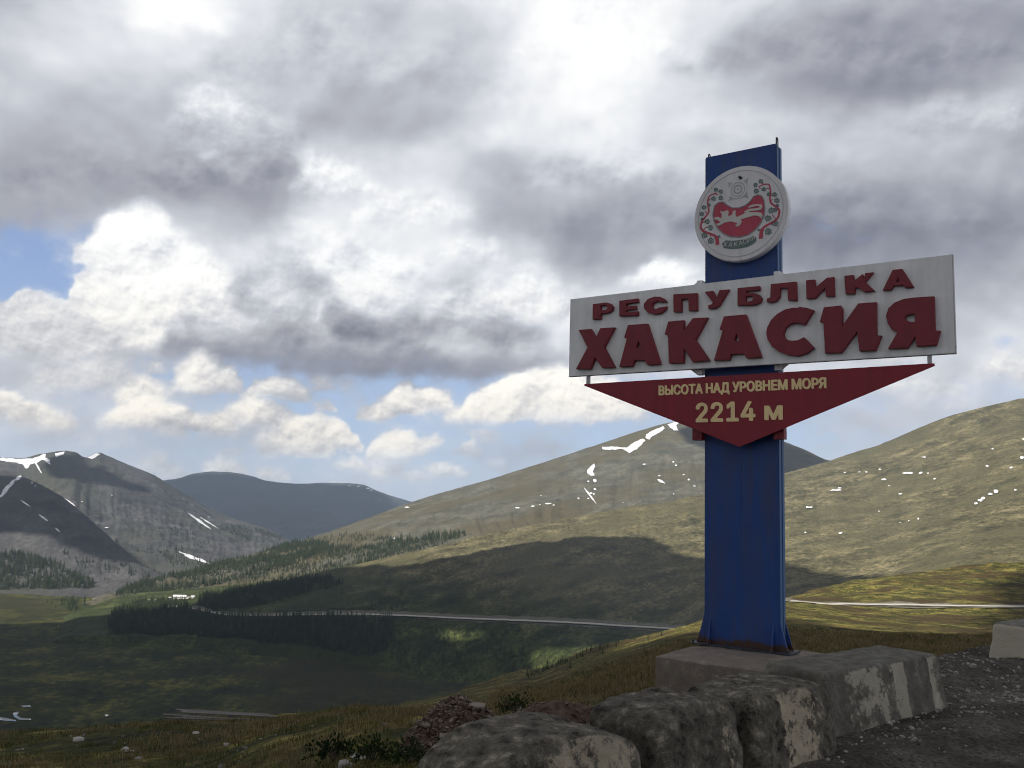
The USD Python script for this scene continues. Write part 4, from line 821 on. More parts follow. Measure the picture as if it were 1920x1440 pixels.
m_gravel = M('road_gravel', {'g': ('geometry', {}), 'v': ('voronoi_texture', {'scale': 42.0, 'randomness': 1.0}), 'v2': ('voronoi_texture', {'scale': 95.0}), 'n': ('noise_texture', {'scale': 1.6, 'detail': 6.0, 'roughness': .6}),
    'hs': ('hsv', {'saturation': .25, 'value': .22}), 'r': ('rgb_ramp', {'ramp': [(.36, (.045, .038, .031)), (.52, (.092, .080, .066)), (.68, (.155, .140, .118))]}), 'mx': ('mix_color', {'blend_type': 'overlay', 'fac': .55}),
    'sep': ('rgb_to_bw', {}), 'ha': ('math', {'math_type': 'multiply_add', 'value2': .5}), 'bp': ('bump', {'strength': 1.0, 'distance': .025}), 'p': ('principled_bsdf', {'roughness': .93, 'specular_ior_level': .2})},
    [('g.position', 'v.vector'), ('g.position', 'v2.vector'), ('g.position', 'n.vector'), ('n.fac', 'r.fac'), ('r.color', 'mx.a'), ('v.color', 'sep.color'), ('sep.val', 'mx.b'), ('v.distance', 'ha.value1'), ('v2.distance', 'ha.value3'),
     ('ha.value', 'bp.height'), ('bp.normal', 'p.normal'), ('mx.result', 'p.base_color')])
V, T = sheet_xy(-6, 16, -3, 17, 500, 460, shoulder_z)
k = edge_dist(V[:, 0], V[:, 1]) > -1.0; T = T[k[T].all(1)]
tag(obj('road_shoulder', compact(V, T), m_gravel, smooth=True), 'dark gravel road shoulder in front of the concrete blocks', 'road shoulder', kind='structure')
m_road = M('road_surface', {'g': ('geometry', {}), 'v': ('voronoi_texture', {'scale': 130.0}), 'n': ('noise_texture', {'scale': 3.0, 'detail': 7.0, 'roughness': .65}), 'r': ('rgb_ramp', {'ramp': [(.36, (.070, .070, .072)), (.52, (.105, .105, .107)), (.68, (.15, .15, .15))]}),
    'bp': ('bump', {'strength': .8, 'distance': .012}), 'p': ('principled_bsdf', {'roughness': .92, 'specular_ior_level': .2})}, [('g.position', 'v.vector'), ('g.position', 'n.vector'), ('n.fac', 'r.fac'), ('v.distance', 'bp.height'), ('bp.normal', 'p.normal'), ('r.color', 'p.base_color')])
V, T = sheet_xy(-2, 15.9, -2.5, 13, 420, 360, lambda x, y: shoulder_z(x, y) * .35 + .030 - .05 * np.exp(-np.clip(edge_dist(x, y) - 1.9, 0, 9) * 4))
_d = edge_dist(V[:, 0], V[:, 1]) + fbm(V * [1.2, 1.2, 0], 5, 9) * .9; k = _d > 2.0; T = T[k[T].all(1)]
tag(obj('road', compact(V, T), m_road, smooth=True), 'worn blue grey road surface at the bottom right corner', 'road', kind='structure')
V, T = sheet_xy(-60, 60, -60, 40, 160, 140, lambda x, y: np.where((x > -5.9) & (x < 15.9) & (y > -2.9) & (y < 16.9), -.6, -.01) + 0 * x)
k = edge_dist(V[:, 0], V[:, 1]) > 0; T = T[k[T].all(1)]
tag(obj('road', compact(V, T), m_gravel, smooth=True), 'grey gravel road behind the viewpoint', 'road', kind='structure')

# ------------------------------------------------------------------ snow fields, roads, stream and clearings, laid on the terrain
def drape(sheet, poly_px, lift, sub=1.2, rough=.0, seed=0, thick=0.0):
    """a patch over the part of a sheet seen inside a picture polygon (3-D mesh lying on the slope)"""
    P = Polygon(poly_px).buffer(0)
    if P.is_empty: return None
    if P.geom_type != 'Polygon': P = max(P.geoms, key=lambda a: a.area)
    n = max(10, int(P.length / sub)); b = np.array([P.exterior.interpolate(k / n, normalized=True).coords[0] for k in range(n)])
    if rough:
        q = np.c_[b / (rough * 3.0), 0 * b[:, 0]] + seed
        b = b + np.c_[fbm(q, 3, seed), fbm(q, 3, seed + 7)] * rough * 1.6
    R = Polygon(b).buffer(0)
    if R.is_empty: return None
    if R.geom_type != 'Polygon': R = max(R.geoms, key=lambda a: a.area)
    x0, y0, x1, y1 = R.bounds; st = max(sub, math.sqrt(R.area / 400))
    gx, gy = np.meshgrid(np.arange(x0 + st / 2, x1, st), np.arange(y0 + st / 2, y1, st)); c = np.c_[gx.ravel(), gy.ravel()]
    rb = np.array(R.exterior.coords)[:-1]
    if len(c): c = c[shapely.contains_xy(R.buffer(-st * .4), c[:, 0], c[:, 1])] if not R.buffer(-st * .4).is_empty else c[:0]
    pts = np.r_[rb, c]
    from scipy.spatial import Delaunay
    t = Delaunay(pts).simplices; m = pts[t].mean(1); t = t[shapely.contains_xy(R, m[:, 0], m[:, 1])]
    W = sheet.pick(pts); ok = ~np.isnan(W).any(1); t = t[ok[t].all(1)]
    if len(t) < 2: return None
    W = np.where(ok[:, None], W, 0); W[:, 2] += lift
    if thick: W[len(rb):, 2] += thick
    nz = np.cross(W[t[:, 1]] - W[t[:, 0]], W[t[:, 2]] - W[t[:, 0]])[:, 2]; t[nz < 0] = t[nz < 0][:, ::-1]
    return compact(W, t)
m_snow = M('old_snow', {'g': ('geometry', {}), 'n': ('noise_texture', {'scale': .12, 'detail': 5.0}), 'r': ('rgb_ramp', {'ramp': [(.35, (.34, .34, .35)), (.6, (.62, .63, .65))]}), 'p': ('principled_bsdf', {'roughness': .7, 'specular_ior_level': .3})},
           [('g.position', 'n.vector'), ('n.fac', 'r.fac'), ('r.color', 'p.base_color')])
def snow(sheet, owner, pts, seed=0, rough=1.6, lift=1.2):
    m = drape(sheet, pts, lift, 1.0, rough, seed, thick=.6)
    if m: obj('snow_patch', m, m_snow, owner, smooth=True)
def streak(sheet, owner, x0, y0, x1, y1, w, seed=0):
    a, b = np.array([x0, y0], float), np.array([x1, y1], float); t = b - a; L = np.linalg.norm(t); nrm = np.array([-t[1], t[0]]) / L
    k = np.linspace(0, 1, max(5, int(L / 3))); ww = w * (.35 + np.abs(np.sin(k * 9 + seed)) * .5 + .3 * np.sin(np.pi * k)) * np.sin(np.pi * np.clip(k * .96 + .02, 0, 1)) ** .5
    c = a + k[:, None] * t; snow(sheet, owner, [tuple(p) for p in np.r_[c + nrm * ww[:, None], (c - nrm * ww[:, None])[::-1]]], seed, .5)
def blob(sheet, owner, x, y, w, h, seed=0):
    a = np.linspace(0, 2 * np.pi, 12, endpoint=False); snow(sheet, owner, [(x + w / 2 * math.cos(t) * .8, y + h / 2 * .75 * math.sin(t)) for t in a], seed, min(w, h) * .35)
# the snowy hill behind the post
snow(hill2, g_hill2, [(1128,839),(1150,838),(1175,840),(1188,831),(1205,823),(1210,826),(1202,836),(1194,843),(1180,850),(1168,842),(1145,844),(1130,843)], 1)
snow(hill2, g_hill2, [(1211,815),(1228,806),(1244,799),(1246,804),(1236,812),(1226,817),(1217,825),(1211,822)], 2)
snow(hill2, g_hill2, [(1252,797),(1265,792),(1274,793),(1268,798),(1272,809),(1264,808),(1255,801)], 3)
snow(hill2, g_hill2, [(1101,882),(1106,877),(1114,870),(1116,875),(1112,884),(1115,893),(1107,892),(1101,887)], 4, 1.2)
for i, (x, y, w, h) in enumerate([(1116,902,9,8),(1103,903,5,3),(1115,918,6,5),(1108,926,8,4),(1103,935,5,3),(1085,935,6,3),(1113,927,4,4),(970,953,12,3),(999,950,8,3),(1012,947,5,3),(1028,945,16,3),(1038,948,6,3),(1014,930,5,2),(1208,871,9,3),(1236,893,7,2),(1262,867,5,4),(1268,873,5,4),(1282,891,5,3),(1292,900,7,4),(1302,912,7,3),(1263,927,4,3),(1168,943,4,2),(763,952,12,2.5),(740,1010,6,2)]):
    blob(hill2, g_hill2, x, y, w, h, i)
streak(hill2, g_hill2, 1232, 899, 1247, 907, 2.2, 3); streak(hill2, g_hill2, 1095, 915, 1118, 945, 1.6, 5)
# the hillside on the right
for i, (x, y, w, h) in enumerate([(1568,920,27,4),(1574,916,9,3),(1702,888,27,4.5),(1726,888,10,5),(1740,888,5,3),(1657,900,11,3.5),(1752,899,8,3),(1584,887,6,2.5),(1612,886,6,2.5),(1624,886,6,2.5),(1650,881,7,2.5),(1732,858,11,2.5),(1861,843,6,4),(1851,875,7,4),(1896,878,9,4),(1916,859,11,7),(1919,825,5,5),(1868,922,12,10),(1857,928,13,5),(1843,936,10,7),(1838,940,11,6),(1830,945,7,5),(1904,920,6,4),(1517,952,17,5),(1688,927,9,3),(1576,1001,10,4),(1510,1000,5,3),(1704,978,5,3),(1722,974,4,5),(1648,960,4,3),(1688,981,4,2),(1667,912,6,2)]):
    blob(hill, g_hill, x, y, w, h, i + 40)
# the left mountains
snow(mountain, g_mount, [(-30,858),(0,859),(40,861),(62,860),(78,853),(86,851),(84,858),(92,862),(96,872),(90,870),(80,862),(70,868),(56,872),(50,880),(44,872),(30,868),(0,864),(-30,864)], 61, 2)
snow(mountain, g_mount, [(103,851),(121,847),(119,852),(108,857),(104,856)], 62, 1); snow(mountain, g_mount, [(163,858),(176,851),(189,851),(182,856),(172,861)], 63, 1)
for i, s in enumerate([(352,962,396,993,2.2),(375,970,410,992,1.2),(335,1035,400,1060,2.4),(345,1042,366,1050,1.2),(120,935,142,950,1.4),(160,970,176,984,1.2),(64,864,78,888,1.6)]): streak(mountain, g_mount, *s, i)
for i, (x, y, w, h) in enumerate([(210,929,4,3),(154,941,4,3),(391,970,5,2.5),(490,973,5,2),(200,990,10,2),(218,1022,9,2.5)]): blob(mountain, g_mount, x, y, w, h, 80 + i)
for i, s in enumerate([(2,932,18,908,4.2),(16,915,28,899,3.6),(28,902,41,892,3),(72,965,90,978,1.8),(38,938,57,951,1.4),(103,990,113,999,1.2),(-30,955,4,928,4)]): streak(mountain2, g_mount2, *s, 20 + i)
for i, (x, y, w, h) in enumerate([(60,906,3,5),(66,912,3,3)]): blob(mountain2, g_mount2, x, y, w, h, 90 + i)
for i, (x, y, w, h) in enumerate([(655,911,6,2),(672,912,7,2.2),(690,916,9,3),(696,919,7,3),(712,939,4,2)]): blob(mountain3, g_mount3, x, y, w, h, 95 + i)

# --- the pass road on the far hillside and on the spur
m_track = M('pale_gravel', {'g': ('geometry', {}), 'n': ('noise_texture', {'scale': .5, 'detail': 6.0}), 'r': ('rgb_ramp', {'ramp': [(.3, (.26, .24, .21)), (.7, (.36, .34, .30))]}), 'p': ('principled_bsdf', {'roughness': .95, 'specular_ior_level': .1})}, [('g.position', 'n.vector'), ('n.fac', 'r.fac'), ('r.color', 'p.base_color')])
m_verge = M('road_cutting', {'g': ('geometry', {}), 'n': ('noise_texture', {'scale': .35, 'detail': 7.0, 'roughness': .7}), 'r': ('rgb_ramp', {'ramp': [(.3, (.06, .056, .042)), (.55, (.105, .098, .075)), (.7, (.16, .15, .12))]}), 'p': ('principled_bsdf', {'roughness': .95, 'specular_ior_level': .1})}, [('g.position', 'n.vector'), ('n.fac', 'r.fac'), ('r.color', 'p.base_color')])
def ribbon(sheet, pts, width, lift, bank=0.0, n=160, ragged=0.0, seed=0):
    q = np.array(pts, float); k = np.r_[0, np.cumsum(np.hypot(*np.diff(q, axis=0).T))]; s = np.linspace(0, k[-1], n)
    c = sheet.pick(PchipInterpolator(k, q)(s)); c = c[~np.isnan(c).any(1)]
    from scipy.ndimage import gaussian_filter1d
    c = gaussian_filter1d(c, 2.0, axis=0, mode='nearest')
    t = np.gradient(c, axis=0)[:, :2]; t /= np.linalg.norm(t, axis=1)[:, None]; nrm = np.c_[-t[:, 1], t[:, 0]]
    near_ = Sheet_height(sheet); cols = []
    for f in np.linspace(-1, 1, 7):
        e = c.copy(); ww = width / 2 * (1 + (fbm(np.c_[c[:, :2] / 14.0, 0 * c[:, 0] + f], 3, seed) * ragged if ragged else 0))
        e[:, :2] += nrm * (np.broadcast_to(ww, len(c)) * f)[:, None]
        zz = near_(e[:, :2]); e[:, 2] = np.where(np.isnan(zz), c[:, 2], zz); cols.append(e)
    if bank:                                                              # a level roadway on the highest ground of its section
        top = gaussian_filter1d(np.max([e[:, 2] for e in cols], 0), 3.0, mode='nearest')
        for e in cols: e[:, 2] = e[:, 2] * (1 - bank) + top * bank
    for e in cols: e[:, 2] += lift
    G = np.stack(cols, 1); n_, m = G.shape[:2]
    i, j = np.meshgrid(np.arange(n_ - 1), np.arange(m - 1), indexing='ij'); a = (i * m + j).ravel()
    T = np.stack([np.c_[a, a + m, a + 1], np.c_[a + m, a + m + 1, a + 1]], 1).reshape(-1, 3); V = G.reshape(-1, 3)
    w = V[T[0]]
    if np.cross(w[1] - w[0], w[2] - w[0])[2] < 0: T = T[:, ::-1]
    return V, T
_heights = {}
def Sheet_height(sheet):
    if id(sheet) not in _heights:
        W = sheet.A[::(2 if len(sheet.A) > 400 else 1), (1 if sheet.sk else 0):sheet.front].reshape(-1, 3); _heights[id(sheet)] = LinearNDInterpolator(W[:, :2], W[:, 2])
    return _heights[id(sheet)]
far_line = [(352,1140),(372,1144),(400,1150),(440,1155),(520,1155),(640,1153),(760,1156),(860,1161),(960,1165),(1060,1169),(1160,1175),(1260,1181),(1340,1187)]
tag(obj('road', ribbon(hill, [(x, y - 3) for x, y in far_line], 17, .5, 0, ragged=.8, seed=3), m_verge, smooth=True), 'grey cutting along the pass road on the far hillside', 'road', kind='structure')
tag(obj('road', ribbon(hill, far_line, 6.5, .9, .6), m_track, smooth=True), 'pale pass road running across the shaded hillside', 'road', kind='structure')
spur_line = [(1440,1124),(1475,1128),(1520,1131),(1600,1134),(1680,1136),(1760,1137),(1850,1138),(1920,1138.5),(2050,1139)]
tag(obj('road', ribbon(ground, [(x, y - 1) for x, y in spur_line], 13, .22, 0, ragged=.5, seed=5), m_verge, smooth=True), 'grey gravel cutting along the road on the grassy spur', 'road', kind='structure')
tag(obj('road', ribbon(ground, spur_line, 4.6, .35, .8), m_track, smooth=True), 'bright gravel road across the grassy spur right of the post', 'road', kind='structure')
m_clear = m_track
for pts, lab in (([(270,1131),(274,1125),(292,1124),(294,1127),(285,1130),(282,1135),(274,1133)], 'pale bare yard left of the white roofed buildings'), ([(312,1138),(318,1135),(333,1136),(330,1141),(318,1141)], 'pale bare yard where the far road leaves the wood'), ([(318,1121),(335,1118),(356,1120),(352,1124),(322,1125)], 'pale yard in front of the white roofed building')):
    for sh_ in (hill, valley, hill2):
        m = drape(sh_, pts, 1.2, 1.0, 1.0, 4)
        if m: tag(obj('yard', m, m_clear), lab, 'yard', kind='structure'); break
m_water = M('stream_water', {'g': ('geometry', {}), 'n': ('noise_texture', {'scale': .6, 'detail': 3.0}), 'bp': ('bump', {'strength': .15, 'distance': .1}), 'p': ('principled_bsdf', {'base_color': (.05, .06, .065), 'roughness': .08, 'specular_ior_level': .8})}, [('g.position', 'n.vector'), ('n.fac', 'bp.height'), ('bp.normal', 'p.normal')])
for pts in ([(-60,1338),(-20,1341),(10,1347),(30,1351),(30,1353.5),(8,1352),(-20,1348),(-60,1346)], [(24,1338),(34,1335),(36,1337),(31,1342),(40,1347),(58,1349),(58,1351),(36,1350.5),(26,1345)], [(38,1324),(56,1323),(58,1326),(44,1327)], [(196,1341),(202,1340),(203,1343),(198,1344)]):
    m = drape(valley, pts, .5, 1.2, .6, 2)
    if m: tag(obj('stream', m, m_water), 'short bright reach of the stream winding over the valley floor', 'stream', kind='structure')

# ------------------------------------------------------------------ conifers
m_needle = M('conifer_needles', {'o': ('object_info', {}), 'g': ('geometry', {}), 'n': ('noise_texture', {'scale': .9, 'detail': 3.0}), 'ad': ('math', {'math_type': 'multiply_add', 'value2': .45}), 'r': ('rgb_ramp', {'ramp': [(.1, (.010, .018, .008)), (.5, (.020, .034, .014)), (.8, (.034, .048, .017)), (1, (.055, .062, .022))]}), 'd': ('principled_bsdf', {'roughness': .85, 'specular_ior_level': .15})},
             [('g.position', 'n.vector'), ('o.random', 'ad.value1'), ('n.fac', 'ad.value3'), ('ad.value', 'r.fac'), ('r.color', 'd.base_color')], surface='d.BSDF')
m_larch = M('larch_needles', {'o': ('object_info', {}), 'r': ('rgb_ramp', {'ramp': [(0, (.035, .050, .016)), (1, (.070, .080, .026))]}), 'd': ('principled_bsdf', {'roughness': .85, 'specular_ior_level': .15})}, [('o.random', 'r.fac'), ('r.color', 'd.base_color')], surface='d.BSDF')
m_bark = M('conifer_bark', {'g': ('geometry', {}), 'n': ('noise_texture', {'scale': 6.0, 'detail': 4.0}), 'r': ('rgb_ramp', {'ramp': [(.3, (.03, .024, .018)), (.7, (.07, .058, .045))]}), 'p': ('principled_bsdf', {'roughness': .9})}, [('g.position', 'n.vector'), ('n.fac', 'r.fac'), ('r.color', 'p.base_color')])
def conifer(seed, H=10.0, R=1.7, tiers=9, arms=9, lean=0.0):
    """trunk and tiers of drooping boughs, each bough a bent pair of leaf-like triangles"""
    r = np.random.default_rng(seed); V, T = [], []
    for k in range(tiers):
        f = k / (tiers - 1); z = H * (.12 + .84 * f ** .9); rad = R * (1 - f) ** .8 * r.uniform(.75, 1.15) + .12
        n = max(4, int(arms * (1 - .5 * f)))
        for i in range(n):
            a = 2 * np.pi * (i + r.uniform(-.35, .35)) / n; L = rad * r.uniform(.6, 1.2); w = L * .34 + .12; dz = -L * r.uniform(.15, .5)
            u = np.array([math.cos(a), math.sin(a), 0]); v = np.array([-u[1], u[0], 0]); zz = z + r.uniform(-.04, .04) * H
            o = len(V)
            V += [np.array([0, 0, zz + .25]), u * L * .55 + v * w + [0, 0, zz + dz * .3], u * L + [0, 0, zz + dz], u * L * .55 - v * w + [0, 0, zz + dz * .3], u * L * .5 + [0, 0, zz + dz * .1 + .28 * w], u * L * .45 + [0, 0, zz + dz * .6 - .5 * w]]
            T += [[o, o + 1, o + 4], [o + 1, o + 2, o + 4], [o + 2, o + 3, o + 4], [o + 3, o, o + 4], [o, o + 5, o + 1], [o + 1, o + 5, o + 2], [o + 2, o + 5, o + 3], [o + 3, o + 5, o]]
    V = np.array(V); tip = trimesh.creation.cone(radius=.16, height=H * .12, sections=5); tip.apply_translation([0, 0, H * .9])
    m = trimesh.util.concatenate([trimesh.Trimesh(V, T, process=False), tip])
    tr = trimesh.creation.cone(radius=.17, height=H * .96, sections=6)
    return m, tr
kinds = [(conifer(1, 10, 1.7), m_needle), (conifer(2, 9, 1.35, 10), m_needle), (conifer(3, 11, 1.9, 8, 10), m_needle), (conifer(4, 7, 1.6, 7, 9), m_larch)]
class_paths = []
for i, ((crown, trunk), mt_) in enumerate(kinds):
    c = stage.CreateClassPrim(f'/_conifer_{i}'); c.SetTypeName('Xform')
    usdkit.mesh(stage, f'/_conifer_{i}/trunk', trunk, m_bark); usdkit.mesh(stage, f'/_conifer_{i}/crown', crown, mt_)
    class_paths.append(f'/_conifer_{i}')
def forest(name, label, P, H, kind_w, seed):
    r = np.random.default_rng(seed); n = len(P)
    pi = UsdGeom.PointInstancer.Define(stage, path_of(name)); base = str(pi.GetPath()); tg = []
    for i, ((crown, trunk), mt_) in enumerate(kinds):
        x = UsdGeom.Xform.Define(stage, f'{base}/conifer' + (f'_{i:03d}' if i else '')); usdkit.mesh(stage, f'{base}/conifer' + (f'_{i:03d}' if i else '') + '/crown', crown, mt_); usdkit.mesh(stage, f'{base}/conifer' + (f'_{i:03d}' if i else '') + '/trunk', trunk, m_bark); tg.append(x.GetPath())
    pi.CreatePrototypesRel().SetTargets(tg)
    pi.CreateProtoIndicesAttr(Vt.IntArray.FromNumpy(r.choice(len(kinds), n, p=kind_w).astype(np.int32)))
    P = np.asarray(P).copy(); P[:, 2] -= .3
    pi.CreatePositionsAttr(Vt.Vec3fArray.FromNumpy(P.astype(np.float32)))
    s = H / 10.0; pi.CreateScalesAttr(Vt.Vec3fArray.FromNumpy(np.c_[s * r.uniform(.8, 1.2, n), s * r.uniform(.8, 1.2, n), s].astype(np.float32)))
    a = r.uniform(0, 2 * np.pi, n); pi.CreateOrientationsAttr(Vt.QuathArray([Gf.Quath(float(math.cos(t / 2)), 0, 0, float(math.sin(t / 2))) for t in a]))
    tag(pi, label, 'forest', kind='stuff')
def scatter(sheet, poly, spacing, seed, clump=.0, dens_pow=1.0):
    """points evenly over the ground inside a picture polygon"""
    r = np.random.default_rng(seed); P = Polygon(poly).buffer(0); A = sheet.A[:, (1 if sheet.sk else 0):sheet.front]
    q = A[:-1, :-1]; k = pix(q.reshape(-1, 3)).reshape(q.shape[:2] + (2,))
    inside = shapely.contains_xy(P, k[..., 0], k[..., 1]); i, j = np.nonzero(inside)
    if not len(i): return np.zeros((0, 3))
    e1, e2 = A[i + 1, j] - A[i, j], A[i, j + 1] - A[i, j]
    ar = np.abs(e1[:, 0] * e2[:, 1] - e1[:, 1] * e2[:, 0]) / spacing ** 2
    if clump: ar = ar * np.clip((fbm(np.c_[A[i, j][:, :2] / 70.0, 0 * ar], 4, seed) + .5 - clump) * 5, 0, 2)
    n = r.poisson(ar); i, j = np.repeat(i, n), np.repeat(j, n); u, v = r.random(len(i)), r.random(len(i))
    return A[i, j] + u[:, None] * (A[i + 1, j] - A[i, j]) + v[:, None] * (A[i, j + 1] - A[i, j])
rt = np.random.default_rng(77)
def grow(name, label, jobs, kw, seed):
    Ps, Hs = [], []
    for sheet, poly, sp, cl, h0, h1 in jobs:
        p = scatter(sheet, poly, sp, seed, cl); seed += 1
        Ps.append(p); Hs.append(rt.uniform(h0, h1, len(p)) * rt.choice([.35, .55, .75, .9, 1.0, 1.15], len(p)))
    P, H = np.concatenate(Ps), np.concatenate(Hs); forest(name, label, P, H, kw, seed); return P
dark_poly = [(200,1168),(262,1151),(300,1146),(340,1147),(370,1152),(420,1160),(520,1161),(640,1159),(700,1160),(738,1166),(735,1195),(722,1222),(690,1232),(640,1222),(600,1220),(560,1206),(500,1208),(450,1196),(400,1198),(340,1188),(290,1193),(250,1186),(215,1190)]
n_trees = []
n_trees.append(grow('forest', 'black green conifer wood on the valley side below the far road', [(hill, dark_poly, 4.5, .06, 10, 17), (hill, [(190,1192),(200,1160),(330,1144),(520,1156),(700,1156),(745,1170),(745,1246),(690,1250),(560,1222),(400,1203)], 16, .25, 6, 13), (valley, [(205,1170),(262,1153),(262,1194),(205,1192)], 5.0, .1, 10, 16), (hill, [(738,1166),(830,1172),(960,1180),(1010,1200),(1000,1236),(840,1236),(740,1230)], 12, .42, 6, 11)], [.4, .3, .25, .05], 100))
n_trees.append(grow('forest', 'mixed light green wood round the buildings on the valley edge', [(hill, [(205,1150),(260,1128),(345,1126),(352,1140),(300,1146),(210,1166)], 6.0, .15, 9, 14), (valley, [(196,1150),(200,1122),(262,1112),(300,1118),(262,1150),(205,1166)], 6.5, .15, 9, 14)], [.2, .2, .2, .4], 200))
n_trees.append(grow('forest', 'conifer wood along the foot of the snowy hill', [(hill2, [(206,1120),(240,1100),(330,1070),(420,1048),(500,1030),(546,1018),(600,1018),(640,1020),(560,1055),(480,1080),(400,1098),(320,1110),(260,1118)], 5.4, .30, 9, 14), (hill2, [(206,1122),(330,1058),(480,1028),(640,1000),(700,1005),(640,1036),(520,1092),(320,1114)], 13, .30, 6, 12), (hill2, [(640,1040),(700,1012),(760,1003),(860,998),(880,1006),(800,1030),(720,1052),(600,1085),(520,1092)], 6.4, .34, 8, 13), (hill2, [(420,1098),(560,1050),(640,1020),(700,1005),(640,1040),(520,1092)], 8.0, .36, 8, 12)], [.35, .3, .25, .1], 300))
n_trees.append(grow('forest', 'scattered conifers on the shaded hillside above the far road', [(hill, [(370,1136),(372,1120),(430,1108),(520,1094),(620,1082),(640,1096),(560,1118),(470,1138),(400,1146)], 5.2, .12, 9, 15), (hill, [(440,1150),(480,1128),(560,1112),(660,1100),(760,1105),(770,1148),(640,1148)], 13, .36, 5, 10), (hill, [(770,1148),(770,1090),(1100,1110),(1240,1150),(1240,1172),(1000,1160)], 26, .40, 2, 5)], [.35, .3, .25, .1], 400))
n_trees.append(grow('forest', 'conifer wood at the foot of the left mountains', [(mountain2, [(-60,1108),(-60,1045),(20,1036),(60,1040),(110,1058),(150,1078),(180,1096),(170,1104)], 6.5, .10, 10, 17), (mountain, [(180,1040),(230,1050),(290,1075),(335,1088),(280,1098),(200,1070)], 8, .25, 10, 16), (mountain, [(200,1015),(250,1040),(320,1062),(420,1062),(440,1050),(330,1020),(260,1000)], 11, .44, 9, 15), (mountain, [(410,985),(450,985),(530,1005),(520,1022),(450,1012),(420,1000)], 10, .36, 8, 13), (mountain, [(290,985),(340,985),(400,1015),(380,1030),(320,1015)], 14, .46, 8, 13), (mountain2, [(110,1030),(190,1040),(300,1085),(220,1096),(150,1075)], 11, .36, 9, 15)], [.35, .3, .3, .05], 500))
n_trees.append(grow('forest', 'dark wood low on the far blue mountain', [(mountain3, [(470,985),(560,960),(640,975),(600,1005),(500,1012)], 26, .40, 10, 16)], [.35, .3, .3, .05], 600))
# single trees: on the meadow, at the wood's edge and along the spur
singles = []
def stand(sheet, pts, h, grp):
    for x, y in pts:
        p = sheet.pick([(x, y)])[0]
        if not np.isnan(p[0]): singles.append((p, h * rt.uniform(.8, 1.2), grp))
isl = [(rt.uniform(112, 160), 1131 + rt.uniform(-5, 4)) for _ in range(26)] + [(rt.uniform(118, 160), 1141 + rt.uniform(-3, 5)) for _ in range(9)]
stand(valley, isl, 14, 'conifers in the small stand on the meadow'); stand(valley, [(95,1134),(98,1132),(107,1132),(88,1130),(127,1142),(104,1140)], 9, 'conifers in the small stand on the meadow')
stand(valley, [(105,1180),(182,1192),(193,1191),(243,1208),(596,1236),(318,1213),(152,1166),(205,1180),(178,1172)], 11, 'single conifers on the shaded valley floor')
for x in np.linspace(988, 1092, 34):
    y = 1262 - (x - 1000) * .40 + rt.uniform(1, 7); stand(ground, [(x + rt.uniform(-3, 3), y)], rt.choice([1.5, 2.0, 2.8, 3.6]), 'young conifers along the edge of the spur')
stand(ground, [(1100,1222),(1108,1220),(1125,1217),(1140,1213),(1155,1212),(1160,1206),(1190,1200),(1215,1200),(1240,1192),(1052,1246),(1070,1252),(1130,1226)], 2.6, 'young conifers along the edge of the spur')
for _ in range(70):
    x, y = rt.uniform(735, 985), rt.uniform(1180, 1240); stand(hill, [(x, y)], rt.uniform(6, 10), 'conifers in the sunlit hollow below the far road')
lab = {'conifers in the small stand on the meadow': 'small dark conifer in the little stand on the sunlit meadow', 'single conifers on the shaded valley floor': 'lone dark conifer on the shaded valley floor',
       'young conifers along the edge of the spur': 'young conifer on the lit edge of the grassy spur', 'conifers in the sunlit hollow below the far road': 'conifer in the hollow below the far road'}
for p, h_, grp in singles:
    x = UsdGeom.Xform.Define(stage, path_of('conifer')); s = h_ / 10
    x.AddTranslateOp().Set(Gf.Vec3d(float(p[0]), float(p[1]), float(p[2]) - .15)); x.AddRotateZOp().Set(float(rt.uniform(0, 360))); x.AddScaleOp().Set(Gf.Vec3f(s * 1.15, s * 1.15, s))
    x.GetPrim().GetReferences().AddInternalReference(class_paths[int(rt.choice(4, p=[.35, .3, .2, .15]))]); x.GetPrim().SetInstanceable(True)
    tag(x, lab[grp], 'conifer', grp)

# ------------------------------------------------------------------ the buildings at the wood's edge
m_wall = M('pale_wall', {'g': ('geometry', {}), 'n': ('noise_texture', {'scale': .8, 'detail': 4.0}), 'r': ('rgb_ramp', {'ramp': [(.3, (.34, .32, .29)), (.7, (.50, .48, .44))]}), 'p': ('principled_bsdf', {'roughness': .8})}, [('g.position', 'n.vector'), ('n.fac', 'r.fac'), ('r.color', 'p.base_color')])
m_roof = M('white_roof', {'g': ('geometry', {}), 'w': ('wave_texture', {'scale': 3.0}), 'r': ('rgb_ramp', {'ramp': [(0, (.46, .47, .48)), (1, (.58, .59, .60))]}), 'p': ('principled_bsdf', {'roughness': .5})}, [('g.position', 'w.vector'), ('w.fac', 'r.fac'), ('r.color', 'p.base_color')])
m_pane = M('dark_pane', {'p': ('principled_bsdf', {'base_color': (.02, .025, .03), 'roughness': .1})})
